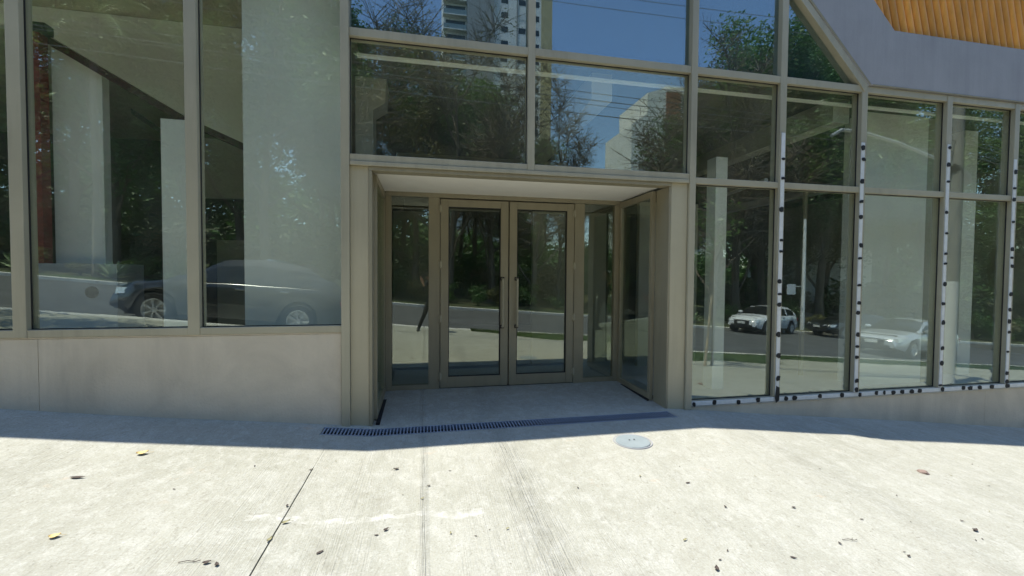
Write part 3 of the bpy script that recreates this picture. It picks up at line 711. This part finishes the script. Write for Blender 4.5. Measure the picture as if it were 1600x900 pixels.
# k, X, Y(front row -20 .. ), scale ; centre kept lower so that sky shows
row = [(1, -36, -21, 1.3), (0, -30, -25, 1.35), (1, -24.5, -20.5, 1.3), (0, -19.5, -24, 1.4), (1, -15, -20, 1.25), (0, -11, -25, 1.4), (1, -8.2, -20.5, 1.25), (1, -6, -27, 1.35),
       (5, -3.4, -20.8, 1.25), (3, -.6, -25, 1.3), (5, 1.6, -20.5, 1.25), (0, 3.6, -27, 1.15), (5, 4.6, -22.5, 1.2), (5, 7.0, -20.5, 1.0), (5, 9.4, -22.5, .85), (2, 11.6, -21.5, .45), (5, 14.6, -20.5, 1.05), (5, 18.4, -20.5, 1.3),
       (5, 20.6, -21, 1.3), (3, 25.5, -24, 1.45), (0, 23.5, -24.5, 1.4), (1, 27, -20.5, 1.35), (0, 32, -25, 1.4), (1, 37, -21, 1.3), (0, 43, -24, 1.3), (1, 50, -22, 1.3), (0, 58, -25, 1.4), (1, 67, -24, 1.4),
       (1, -28, -33, 1.4), (1, -18, -34, 1.5), (0, -9, -36, 1.4), (1, -2, -31, 1.25), (3, 3, -34, 1.2), (0, 32, -38, 1.4), (1, 34, -34, 1.5), (1, 44, -38, 1.5), (1, 58, -40, 1.6), (0, 31, -31, 1.4), (0, -44, -26, 1.5), (0, -56, -30, 1.7), (0, 8.5, -33, .62), (1, 30, -29, 1.5), (1, 33.5, -24, 1.5), (0, 27.6, -27, 1.6), (0, 33, -28.5, 1.7)]
for i, (k, x, y, s) in enumerate(row): tree(k, x, y, s, i * 1.7)
tree(4, -10.6, -3.7, .8, .7, 'leafy street tree on the near pavement at left, shading the parked dark car', None)

# far green mass closing the view below the crowns
mb = MB(); r2 = random.Random(3); cents = []
for i in range(560):
    x = r2.uniform(-85, 105); y = r2.uniform(-58, -46); cents.append((x, y, park(x, y) + r2.uniform(0, 5.5) + (r2.uniform(0, 9) if (x < 3 or x > 46) else 0), r2.uniform(.8, 1.6)))
leafcloud(mb, cents, 90000, 2.5, .42, 9)
tag(mb.build('far_wood', LEAFB), 'dark green mass of undergrowth deep in the park', 'wood', kind='stuff')
# shrubs
def shrubmesh(seed, m, n, size, rr):
    r = random.Random(seed); mb = MB(); cents = []
    for k in range(9):
        a = r.uniform(0, 6.28); q = Vector((math.cos(a) * r.uniform(.1, .6) * rr, math.sin(a) * r.uniform(.1, .6) * rr, r.uniform(.3, 1.0) * rr))
        mb.tube([(0, 0, -.1), q * .5 + Vector((0, 0, .1)), q], [.02, .014, .006], 4, False); cents.append((*q, r.uniform(.5, 1)))
    leafcloud(mb, cents, n, rr * .55, size, seed + 1); return mb.mesh('foliage', m)
SH = [shrubmesh(1, LEAFA, 900, .09, .8), shrubmesh(2, LEAFB, 900, .08, .9), shrubmesh(4, LEAFC, 700, .07, .7)]
for i in range(120):
    x = -32 + (i % 60) * 1.6 + rnd.uniform(-.6, .6); back = i >= 60; y = rnd.uniform(-27.5, -22.5) if back else rnd.uniform(-19.8, -17.2); s = rnd.uniform(2.2, 3.6) if back else rnd.uniform(.7, 1.5)
    o = link('shrub', SH[i % 3], None, (x, y, park(x, y)), (0, 0, rnd.uniform(0, 6)), (s, s, s * rnd.uniform(.8, 1.2)))
    tag(o, *(('tall dark bushy shrub deep in the park ' + where(x, y), 'shrub', 'tall shrubs inside the park') if back else ('low leafy shrub at the park edge ' + where(x, y), 'shrub', 'shrubs along the park edge')))
# agaves: bright spiky rosettes
mb = MB()
for k in range(26):
    a = k * 2.4; el = .25 + 1.1 * (k / 26); ln = .75; d = Vector((math.cos(a) * math.cos(el), math.sin(a) * math.cos(el), math.sin(el))); sdv = Vector((-math.sin(a), math.cos(a), 0)) * .05
    p0, p1, p2 = d * .05, d * ln * .6, d * ln + Vector((0, 0, -.08)); up = Vector((0, 0, .02))
    mb.add([p0 - sdv, p0 + up * 0, p0 + sdv, p1 - sdv * 1.2, p1 - up, p1 + sdv * 1.2, p2], [(0, 1, 4, 3), (1, 2, 5, 4), (3, 4, 6), (4, 5, 6)])
ag = mb.mesh('agave', AGAVE)
for i, (x, y, s) in enumerate([(-13.4, -17.4, 1.3), (-11.0, -17.2, 1.1), (-9.6, -17.6, 1.5), (-8.2, -17.1, 1.2), (-6.6, -17.6, 1.0), (-17, -17.5, 1.3), (15, -17.4, 1.1), (30, -17.5, 1.2)]):
    o = link('agave', ag, None, (x, y, park(x, y)), (0, 0, i), (s, s, s)); tag(o, 'spiky pale agave rosette at the park edge ' + where(x, y), 'agave', 'agaves at the park edge')
# palm
pm = thing('palm_tree', 'tall palm with bright arching fronds, mirrored at the top of the left window', 'palm tree', (-14.1, -17.6, park(-14.1, -17.6)))
part('trunk', BARK, MB().tube([(0, 0, -.2), (.1, 0, 4), (.05, .1, 8), (.2, .1, 11.2)], [.2, .16, .14, .13], 10), parent=pm, smooth=True)
r3 = random.Random(8)
for k in range(20):
    a = k * 2.399; el = 1.25 - 1.5 * k / 20; mb = MB(); p = Vector((.2, .1, 11.2)); d = Vector((math.cos(a) * math.cos(el), math.sin(a) * math.cos(el), math.sin(el)))
    q = [p.copy()]
    for j in range(11): p = p + d * .27; q.append(p.copy()); d = (d + Vector((0, 0, -.13))).normalized()
    mb.tube(q, [.03 - .0022 * j for j in range(12)], 4, False)
    for j in range(1, 12):
        dd = (q[j] - q[j - 1]).normalized(); sv = dd.cross(Vector((0, 0, 1))).normalized()
        for s in (-1, 1):
            for h in (0, .5):
                b0 = q[j - 1].lerp(q[j], h); ln = .62 * math.sin(math.pi * (.12 + .8 * j / 12)); tip = b0 + sv * s * ln + dd * ln * .5 + Vector((0, 0, -.18 * ln)); mb.add([b0, b0 + dd * .05, tip], [(0, 1, 2)])
    mb.build('frond', PALM, pm)

# far apartment tower
tw_ = thing('apartment_tower', 'tall white and grey apartment tower mirrored in the upper glass panes', 'building', (0, 0, 0))
ty = -87.5; tz0 = S(10); tz1 = 76
part('wall', TOWW, MB().box(3.9, 8.6, ty - 14, ty - .8, tz0, tz1), parent=tw_)
part('wall', TOWG, MB().box(8.6, 14.3, ty - 15, ty + .4, tz0, tz1 + 3), parent=tw_)
part('wall', TOWW, MB().box(14.3, 24.6, ty - 15, ty, tz0, tz1), parent=tw_)
part('wall', TOWY, MB().box(24.6, 27.0, ty - 15, ty + .15, tz0, tz1 - 1), parent=tw_)
part('rib', TOWG, MB().box(19.2, 19.45, ty, ty + .2, tz0, tz1), parent=tw_)
part('rib', TOWG, MB().box(12.9, 14.28, ty + .4, ty + .6, tz0, tz1), parent=tw_)
balc = MB().box(3.7, 8.5, ty - .8, ty + .5, 0, .18); balc.box(3.7, 3.82, ty + .4, ty + .5, .18, 1.2); balc = balc.mesh('balcony', TOWW)
rail = MB().box(3.83, 8.5, ty + .42, ty + .46, .18, 1.15).mesh('railing', mat('balcony_glass', (.20, .27, .30), .15))
bwin = MB().box(4.3, 8.3, ty - .82, ty - .74, .3, 2.5).mesh('window', WIN)
w1 = MB().box(-.75, .75, ty, ty + .03, .9, 2.1).mesh('window', WIN); w2 = MB().box(-.85, .85, ty, ty + .05, .8, 2.15).mesh('window', WINL); w3 = MB().box(-.45, .45, ty + .4, ty + .44, .9, 2.1).mesh('window', WIN)
z = tz0 + 5
n = 0
while z < tz1 - 3:
    if z > 22:
        link('balcony', balc, tw_, (0, 0, z)); link('railing', rail, tw_, (0, 0, z)); link('window', bwin, tw_, (0, 0, z))
        link('window', w1, tw_, (16.6, 0, z)); link('window', w2 if n % 2 else w1, tw_, (20.4, 0, z)); link('window', w1, tw_, (23.4, 0, z))
    z += 3.0; n += 1
# white stepped building further right
wb = thing('white_building', 'white stepped building with a brown band behind sparse trees, mirrored in the middle upper pane', 'building')
yb = -58
part('wall', CREAM, MB().prism([(31.4, -4), (46, -4), (46, 31.5), (37, 31.5), (36.4, 31.0), (34.0, 30.2), (34.0, 27.0), (31.4, 25.2)], yb - 10, yb), parent=wb)
part('wall', TILE, MB().box(37.2, 39.6, yb - 10, yb + .2, -4, 30.6), parent=wb)
part('wall', TOWG, MB().box(32.6, 36.8, yb - 10, yb + .25, -4, 19.5), parent=wb)
for zz in (6, 9, 12, 15, 18, 21, 24, 27): 
    for xx in (42.5, ): part('window', WIN, MB().box(xx - .8, xx + .8, yb, yb + .04, zz, zz + 1.4), parent=wb)
# low house at right
hs = thing('low_house', 'white walled house with a clay roof half hidden by foliage, mirrored at the far right', 'building')
part('wall', CREAM, MB().box(34, 42, -36, -29, -4, 7.0), parent=hs)
part('roof', TILE, MB().add([(33.3, -36.6, 7), (42.7, -36.6, 7), (42.7, -28.4, 7), (33.3, -28.4, 7), (33.3, -32.5, 9.4), (42.7, -32.5, 9.4)], [(0, 1, 5, 4), (2, 3, 4, 5), (0, 4, 3), (1, 2, 5), (0, 3, 2, 1)]), parent=hs)
for xx in (36, 39.5):
    f = part('window', WINL, MB().box(xx - .7, xx + .7, -29, -28.95, 4, 5.6), parent=hs); part('pane', WIN, MB().box(xx - .6, xx + .6, -28.95, -28.93, 4.1, 5.5), parent=f)

# ------------------------------------------------------------------ pole, cables, street lamp
px, py = 11.66, -2.84; pg = G(px, py)
up = thing('utility_pole', 'concrete utility pole with white painted base, mirrored in the right windows', 'utility pole', (px, py, pg))
part('painted_base', WHITEP, MB().tube([(-.07, 0, -.3), (0, 0, 2.35)], [.15, .125], 14), parent=up, smooth=True)
part('shaft', POLE, MB().tube([(0, 0, 2.352), (.06, 0, 8.4)], [.12, .10], 14), parent=up, smooth=True)
part('cross_arm', POLE, MB().box(-.06, .06, -.9, .9, 7.6, 7.72), parent=up)
for yy in (-.7, -.25, .25, .7): part('insulator', WHITEP, MB().lathe([(.03, 7.72), (.05, 7.76), (.03, 7.8), (.045, 7.84), (.02, 7.88)], 10, 'Z', (0, yy, 0)), parent=up, smooth=True)
la = thing('street_lamp', 'white curved lamp arm reaching out from the utility pole, mirrored in the right windows', 'street lamp', (px, py, 0))
za = pg + 4.95
part('arm', GALV, MB().tube([(-.12, 0, za + .0), (-.6, 0, za + .12), (-1.6, 0, za + .38), (-2.6, 0, za + .55), (-3.1, 0, za + .56), (-3.35, 0, za + .42)], .035, 10), parent=la, smooth=True)
part('lamp_head', PLAST2, MB().tube([(-.1, 0, za + .02), (-.05, 0, za - .05), (.25, 0, za - .25), (.42, 0, za - .36)], [.05, .11, .13, .05], 12), parent=la, smooth=True)
lp = thing('utility_pole', 'plain concrete utility pole further up the street, carrying the cables', 'utility pole', (-24, -6, G(-24, -6)))
part('shaft', POLE, MB().tube([(0, 0, -.3), (0, 0, 8.6)], [.18, .11], 12), parent=lp, smooth=True); part('cross_arm', POLE, MB().box(-.06, .06, -.9, .9, 7.6, 7.72), parent=lp)
rp = thing('utility_pole', 'plain concrete utility pole further down the street, carrying the cables', 'utility pole', (44, -5.5, S(44)))
part('shaft', POLE, MB().tube([(0, 0, -.3), (0, 0, 8.6)], [.18, .11], 12), parent=rp, smooth=True); part('cross_arm', POLE, MB().box(-.06, .06, -.9, .9, 7.6, 7.72), parent=rp)
def cable(h, dy, r, sag, label):
    mb = MB()
    for (xa, ya, za_), (xb, yb_, zb_) in (((-24, -6, S(-24)), (px + .06, py, pg)), ((px + .06, py, pg), (44, -5.5, S(44)))):
        pts = []
        for i in range(25):
            t = i / 24; pts.append((xa + (xb - xa) * t, ya + (yb_ - ya) * t + dy, za_ + (zb_ - za_) * t + h - sag * 4 * t * (1 - t)))
        mb.tube(pts, r, 5, False)
    o = mb.build('cable', CABLE); tag(o, label, 'cable', 'overhead cables along the street'); return o
for h, dy, r, sg in ((7.9, -.7, .006, .5), (7.9, -.25, .006, .55), (7.9, .25, .006, .45), (7.9, .7, .006, .6)): cable(h, dy, r, sg, 'thin overhead power cable on the pole cross arms, mirrored in the glass')
for h, dy, r, sg in ((5.6, 0, .006, .30), (5.48, .05, .008, .36), (5.35, -.05, .006, .25), (5.24, .03, .009, .42), (6.4, 0, .007, .5)): cable(h, dy, r, sg, 'lower overhead telephone cable, mirrored in the glass')
# stake and sapling
o = MB().tube([(6.2, -3.9, G(6.2, -3.9) - .1), (6.42, -4.0, G(6.3, -4) + 1.6)], [.03, .026], 8).build('wooden_stake', STAKE, smooth=True); tag(o, 'pale wooden stake leaning beside a sapling on the pavement, mirrored right of the entrance', 'stake')
sp = thing('sapling', 'thin young tree tied beside the leaning stake, mirrored right of the entrance', 'tree', (6.5, -4.05, G(6.5, -4.05)))
part('trunk', BARK, MB().tube([(0, 0, -.1), (.02, 0, 1.2), (.0, .03, 2.6), (.05, 0, 3.8)], [.035, .028, .02, .008], 8), parent=sp, smooth=True)
mb = MB(); leafcloud(mb, [(0.05, 0, 3.7, 1), (.2, .1, 3.2, .8), (-.2, -.1, 3.3, .8), (0, 0, 2.8, .7)], 260, .55, .06, 4); mb.build('crown', LEAFA, sp)
# lamp column on the far side
fc = thing('lamp_column', 'slim white column with a small sign beyond the parked white hatchback, mirrored in the glass', 'lamp post', (21.8, -16.8, S(21.8)))
part('column', WHITEP, MB().tube([(0, 0, -.2), (0, 0, 6.5)], [.12, .07], 10), parent=fc, smooth=True); part('sign', WHITEP, MB().box(-1.1, -.55, -.02, .02, 2.1, 2.7), parent=fc); part('bracket', GALV, MB().box(-.55, 0, -.015, .015, 2.55, 2.6), parent=fc)

# ------------------------------------------------------------------ cars (front towards -X)
def sstep(a, b, x): t = min(max((x - a) / (b - a), 0), 1); return t * t * (3 - 2 * t)
def interp(x, tab):
    if x <= tab[0][0]: return tab[0][1]
    for (a, p), (b, q) in zip(tab, tab[1:]):
        if x <= b: return p + (q - p) * sstep(a, b, x)
    return tab[-1][1]
def car(label, name, paint, L, W, deck, roof, wheels, wr, loc, rz, glassx, group=None, tilt=0):
    c = thing(name, label, 'car', loc, rz, group); c.rotation_euler = (0, tilt, rz)
    xs = lin(0, L, L / 56); hw = W / 2
    def halfw(x): return hw * (1 - .22 * (1 - sstep(0, .55, x)) - .14 * (1 - sstep(0, .5, L - x)))
    def low(x):
        z = .24 + .12 * (1 - sstep(0, .5, x)) + .12 * (1 - sstep(0, .5, L - x))
        for wx in wheels:
            d = abs(x - wx); ra = wr + .06
            if d < ra: z = max(z, wr + math.sqrt(ra * ra - d * d))
        return z
    mb = MB(); n = 0
    for x in xs:
        zd = interp(x, deck); zl = min(low(x), zd - .2); w_ = halfw(x); sh = zd - .10
        mid = (zl + sh) / 2
        sec = [(w_ * .96, zl), (w_ * 1.0, zl * .6 + mid * .4), (w_ * 1.015, mid), (w_ * .985, sh - .04), (w_ * .95, sh + .03), (w_ * .86, zd), (w_ * .5, zd + .025), (0, zd + .035)]
        ring = [(x, -a, b) for a, b in sec] + [(x, a, b) for a, b in sec[-2::-1]]
        mb.v += ring; k = len(ring)
        if n:
            for i in range(k - 1): mb.f.append(((n - 1) * k + i, (n - 1) * k + i + 1, n * k + i + 1, n * k + i))
        n += 1
    mb.f.append(tuple(range(k))); mb.f.append(tuple((n - 1) * k + i for i in range(k - 1, -1, -1)))
    part('body', paint, mb, parent=c, smooth=True, angle=50)
    part('underbody', PLAST2, MB().box(.25, L - .25, -hw * .72, hw * .72, .22, .8), parent=c)
    # greenhouse
    g0, g1, g2, g3 = glassx                             # windscreen foot, windscreen top, roof end, tail foot
    def ztop(x): return interp(x, roof)
    st = lin(g0, g3, (g3 - g0) / 30); rows = []
    for x in st:
        zb = interp(x, deck) - .03; zt = max(ztop(x), zb + .01); t = (zt - zb) / (max(p for _, p in roof) - zb)
        wb = halfw(x) * .93; wt = wb - hw * .24 * min(1, t)
        rows.append([(x, -wb, zb), (x, -(wb * .35 + wt * .65), zb + (zt - zb) * .68), (x, -wt * .96, zt - .035 * t), (x, -wt * .6, zt), (x, 0, zt + .015 * t), (x, wt * .6, zt), (x, wt * .96, zt - .035 * t), (x, wb * .35 + wt * .65, zb + (zt - zb) * .68), (x, wb, zb)])
    pieces = {'side_window': MB(), 'roof': MB(), 'windscreen': MB(), 'rear_window': MB(), 'side_window2': MB()}
    pill = [g1 - .02, (g1 + g2) / 2 + .1]
    def addq(key, q): pieces[key].add(q, [(0, 1, 2, 3)])
    for i in range(len(st) - 1):
        xm = (st[i] + st[i + 1]) / 2; dark = not any(abs(xm - p) < .055 for p in pill)
        for j in range(8):
            q = [rows[i][j], rows[i][j + 1], rows[i + 1][j + 1], rows[i + 1][j]]
            if j in (0, 7):
                key = ('side_window' if j == 0 else 'side_window2') if dark and g0 + .35 < xm < g2 + .2 else 'roof'
            elif j in (1, 6): key = ('side_window' if j == 1 else 'side_window2') if dark and g1 - .1 < xm < g2 - .05 and 0 else 'roof'
            elif xm < g1 - .04 and 2 < j < 5 or (j in (2, 5) and xm < g1 - .15): key = 'windscreen'
            elif xm > g2 + .04: key = 'rear_window'
            else: key = 'roof'
            addq(key, q)
    for k_, m in pieces.items():
        if not m.f: continue
        o = part(k_.rstrip('2'), paint if k_ == 'roof' else CARG, m, parent=c, smooth=True)
    # wheels
    for wx in wheels:
        for s in (-1, 1):
            y = s * (hw - .10)
            ty_ = part('wheel', TYRE, MB().lathe([(wr * .62, -.11), (wr * .93, -.11), (wr, -.07), (wr, .07), (wr * .93, .11), (wr * .62, .11), (wr * .60, 0), (wr * .62, -.11)], 32, 'Y', cap=False), parent=c, loc=(wx, y, wr), smooth=True)
            rm = MB().lathe([(wr * .66, -.02), (wr * .70, s * .105), (wr * .62, s * .112), (wr * .58, s * .02), (.02, s * .01)], 32, 'Y'); rm.lathe([(.0, s * .085), (.055, s * .085), (.06, s * .03)], 12, 'Y')
            for q in range(7):
                a = q * 6.2832 / 7; e = a + .13; f_ = a - .13; r0, r1 = .05, wr * .64
                for s0, s1 in ((s * .055, s * .095),):
                    v = [(r0 * math.cos(f_) , s0, r0 * math.sin(f_)), (r0 * math.cos(e), s0, r0 * math.sin(e)), (r1 * math.cos(e), s0, r1 * math.sin(e)), (r1 * math.cos(f_), s0, r1 * math.sin(f_))]
                    rm.add(v + [(a_, s1, b_) for a_, _, b_ in v], [(0, 1, 2, 3), (7, 6, 5, 4), (0, 4, 5, 1), (1, 5, 6, 2), (2, 6, 7, 3), (3, 7, 4, 0)])
            part('rim', RIM, rm, parent=ty_)
    # lamps, grille, mirrors, trim
    zf = interp(.12, deck)
    for s in (-1, 1):
        y0, y1 = sorted((s * hw * .45, s * hw * .80)); y2 = s * hw * .9
        hl = MB().add([(.0 - .01, s * hw * .42, zf - .16), (-.005, s * hw * .42, zf - .06), (.12, s * hw * .82, zf - .02), (.10, s * hw * .83, zf - .17), (.55, s * hw * .975, zf + .01), (.50, s * hw * .985, zf - .10),
                       (.3, s * hw * .4, zf - .12)], [(0, 1, 2, 3), (3, 2, 4, 5), (1, 6, 4, 2), (0, 3, 5, 6), (0, 6, 1)])
        part('headlight', LAMP, hl, parent=c, bevel=.008)
        zr = interp(L - .1, deck)
        tl = MB().box(L - .38, L - .03, min(s * hw * .60, s * hw * .90), max(s * hw * .60, s * hw * .90), zr - .26, zr - .12); part('tail_light', TAIL, tl, .02, c)
        my = s * (hw * .98); mm = MB().tube([(g0 + .55, my - s * .08, interp(g0 + .5, deck) + .03), (g0 + .55, my + s * .05, interp(g0 + .5, deck) + .08), (g0 + .55, my + s * .17, interp(g0 + .5, deck) + .10)], [.03, .085, .06], 10)
        part('wing_mirror', paint, mm, parent=c, smooth=True)
        part('sill_trim', PLAST2, MB().box(wheels[0] + wr + .1, wheels[1] - wr - .1, min(s * hw * .93, s * hw * .985), max(s * hw * .93, s * hw * .985), .21, .32), .01, c)
        for dx in (.95, 1.85):
            xh = g0 + .35 + dx; part('door_handle', CHROME, MB().box(xh, xh + .18, min(s * hw * .98, s * hw * 1.015), max(s * hw * .98, s * hw * 1.015), interp(xh, deck) - .17, interp(xh, deck) - .135), .008, c)
    part('grille', PLAST2, MB().box(-.03, .06, -hw * .42, hw * .42, zf - .36, zf - .10), .02, c)
    part('grille_trim', CHROME, MB().box(-.045, .0, -hw * .44, hw * .44, zf - .09, zf - .065), .006, c)
    part('bumper_intake', PLAST2, MB().box(-.025, .15, -hw * .62, hw * .62, .30, .44), .02, c)
    part('number_plate', WINL, MB().box(-.05, -.03, -.2, .2, .48, .6), .003, c)
    return c
car('glossy dark blue parked car with seven spoke alloy wheels, mirrored in the left windows', 'parked_car', NAVY, 4.75, 1.86,
    [(0, .62), (.15, .80), (.5, .93), (1.45, 1.06), (2.6, 1.10), (4.1, 1.13), (4.6, 1.05), (4.75, .75)],
    [(1.0, 1.0), (1.3, 1.12), (2.2, 1.58), (2.8, 1.64), (3.6, 1.60), (4.3, 1.30), (4.6, 1.1)], (.92, 3.72), .365,
    (-7.05, -7.45, S(-5.9) - .03 - .10), 0, (1.1, 2.15, 3.75, 4.62), tilt=math.atan(.095))
dk = bpy.data.objects['parked_car']; dk.scale = (1.08, 1.04, 1.12)
car('white hatchback parked at the far kerb, mirrored right of the entrance', 'parked_car', WHITEC, 4.3, 1.78,
    [(0, .60), (.12, .74), (.5, .86), (1.2, .97), (2.4, 1.0), (3.7, 1.04), (4.2, .98), (4.3, .7)],
    [(.95, .95), (1.2, 1.03), (2.1, 1.43), (2.6, 1.48), (3.3, 1.45), (3.9, 1.22), (4.2, 1.0)], (.82, 3.38), .33,
    (15.7, -14.4, S(15.7) - .12 + .0), R(-22), (1.05, 2.05, 3.45, 4.2), tilt=math.atan(.07))
car('silver saloon car facing left in the near lane, mirrored in the right windows', 'parked_car', SILV, 4.7, 1.82,
    [(0, .58), (.12, .72), (.5, .83), (1.4, .94), (2.6, .97), (3.9, 1.02), (4.55, 1.0), (4.7, .72)],
    [(1.15, .94), (1.4, 1.02), (2.25, 1.39), (2.8, 1.44), (3.3, 1.40), (4.0, 1.08), (4.2, 1.0)], (.88, 3.65), .33,
    (16.2, -8.2, S(16.4) - .12), R(-14), (1.25, 2.25, 3.35, 4.15), tilt=math.atan(.07))
car('dark low car parked behind the white hatchback, mirrored in the glass', 'parked_car', GREENC, 4.6, 1.8,
    [(0, .58), (.12, .72), (.5, .83), (1.4, .92), (2.6, .95), (3.9, 1.0), (4.45, .98), (4.6, .72)],
    [(1.15, .94), (1.4, 1.02), (2.25, 1.36), (2.8, 1.41), (3.3, 1.38), (4.0, 1.06), (4.2, 1.0)], (.88, 3.6), .33,
    (20.8, -14.9, S(20.9) - .12), R(2), (1.25, 2.25, 3.35, 4.15), tilt=math.atan(.07))

# ------------------------------------------------------------------ the photographer, mirrored in the door glass
bx, by = .26, -5.22
P = thing('person', 'person in dark clothes with legs apart holding up a phone, mirrored at the door post', 'person', (bx, by, G(bx, by)))
def skin(name, pts, edges, rad, m, parent, sub=2):
    me = bpy.data.meshes.new(name); me.from_pydata(pts, edges, []); me.materials.append(m)
    o = link(name, me, parent); md = o.modifiers.new('skin', 'SKIN'); md.use_smooth_shade = True
    for i, r in enumerate(rad):
        r = r if isinstance(r, tuple) else (r, r); me.skin_vertices[0].data[i].radius = r
    for i in range(len(pts)): me.skin_vertices[0].data[i].use_root = (i == 0)
    s = o.modifiers.new('sub', 'SUBSURF'); s.levels = sub; s.render_levels = sub
    return o
pts = [(0, 0, .95), (0, 0, 1.10), (0, .01, 1.28), (0, 0, 1.42), (0, .01, 1.50),
       (-.12, 0, .90), (-.26, .03, .50), (-.42, 0, .09), (-.43, .12, .05),
       (.11, 0, .90), (.17, .02, .50), (.20, -.02, .09), (.21, .11, .05),
       (-.19, .0, 1.40), (-.27, .09, 1.16), (-.26, .30, 1.30), (.19, 0, 1.40), (.24, .10, 1.16), (.02, .31, 1.36)]
ed = [(0, 1), (1, 2), (2, 3), (3, 4), (0, 5), (5, 6), (6, 7), (7, 8), (0, 9), (9, 10), (10, 11), (11, 12), (3, 13), (13, 14), (14, 15), (3, 16), (16, 17), (17, 18)]
rad = [(.15, .11), (.145, .10), (.16, .11), (.13, .09), (.055, .055), .095, .066, .046, .04, .095, .066, .046, .04, .062, .046, .034, .062, .046, .034]
skin('body', pts, ed, rad, CLOTH, P)
def ico(name, m, parent, c, sc_, f=None, sub=3):
    bm = bmesh.new(); bmesh.ops.create_icosphere(bm, subdivisions=sub, radius=1)
    for v in bm.verts:
        p = v.co.copy()
        if f: p = f(p)
        v.co = Vector((p.x * sc_[0] + c[0], p.y * sc_[1] + c[1], p.z * sc_[2] + c[2]))
    me = bpy.data.meshes.new(name); bm.to_mesh(me); bm.free(); me.materials.append(m); me.shade_smooth(); return link(name, me, parent)
def hf(p):
    k = 1 - .28 * max(0, -p.z); q = Vector((p.x * k, p.y * (1 - .12 * max(0, -p.z)), p.z))
    if p.y > .7: q.y += .22 * math.exp(-((p.x / .16) ** 2 + ((p.z + .05) / .22) ** 2)) - .10 * math.exp(-(((abs(p.x) - .36) / .16) ** 2 + ((p.z - .12) / .12) ** 2)) + .05 * math.exp(-((p.x / .3) ** 2 + ((p.z + .45) / .07) ** 2))
    return q
hd = ico('head', SKIN, P, (0, .02, 1.635), (.076, .095, .118), hf, 4)
ico('neck', SKIN, P, (0, .0, 1.525), (.052, .055, .07))
ico('hair', HAIR, P, (0, .0, 1.665), (.083, .098, .10), lambda p: Vector((p.x, min(p.y, .55 + .6 * max(0, p.z)), max(p.z, -.25 if p.y < .2 else .35))), 3)
for s in (-1, 1):
    ico('ear', SKIN, P, (s * .078, .015, 1.635), (.012, .02, .032)); ico('eye', DRK, P, (s * .028, .107, 1.648), (.010, .008, .007))
    e = ico('shoe', BLK, P, ((-.43 if s < 0 else .21), .08, .045), (.05, .14, .045))
def hand(wrist, palm, s):
    w0 = Vector(wrist); p0 = Vector(palm); h = MB(); d = (p0 - w0).normalized()
    h.tube([w0 - d * .03, w0, w0.lerp(p0, .5), p0], [.026, .028, .038, .036], 12)
    for i, ln in enumerate((.070, .078, .074, .058)):
        b = p0 + Vector((0, -.004 * i, .026 - .018 * i)); k1 = b + d * ln * .45 + Vector((-s * .004, 0, 0)); k2 = k1 + Vector((s * ln * .35, .012, 0)); k3 = k2 + Vector((s * ln * .22, -.012, 0))
        h.tube([b, k1, k2, k3], [.0095, .009, .008, .006], 8)
    t0 = w0.lerp(p0, .45) + Vector((0, 0, .03)); h.tube([t0, t0 + Vector((s * .02, -.01, .03)), t0 + Vector((s * .045, -.012, .035))], [.012, .010, .007], 8)
    part('hand', SKIN, h, parent=P, smooth=True)
hand((-.27, .34, 1.33), (-.335, .40, 1.50), 1); hand((.0, .35, 1.38), (-.165, .405, 1.53), -1)
ph = thing('phone', 'black smartphone held up by the person in dark clothes, mirrored at the door post', 'phone', (CAM[0], CAM[1] - .012, CAM[2]))
part('phone_case', PLAST2, MB().box(-.078, .078, -.009, .0, -.062, .012), .004, ph); part('screen', CARG, MB().box(-.074, .074, -.0105, -.0091, -.058, .008), 0, ph)
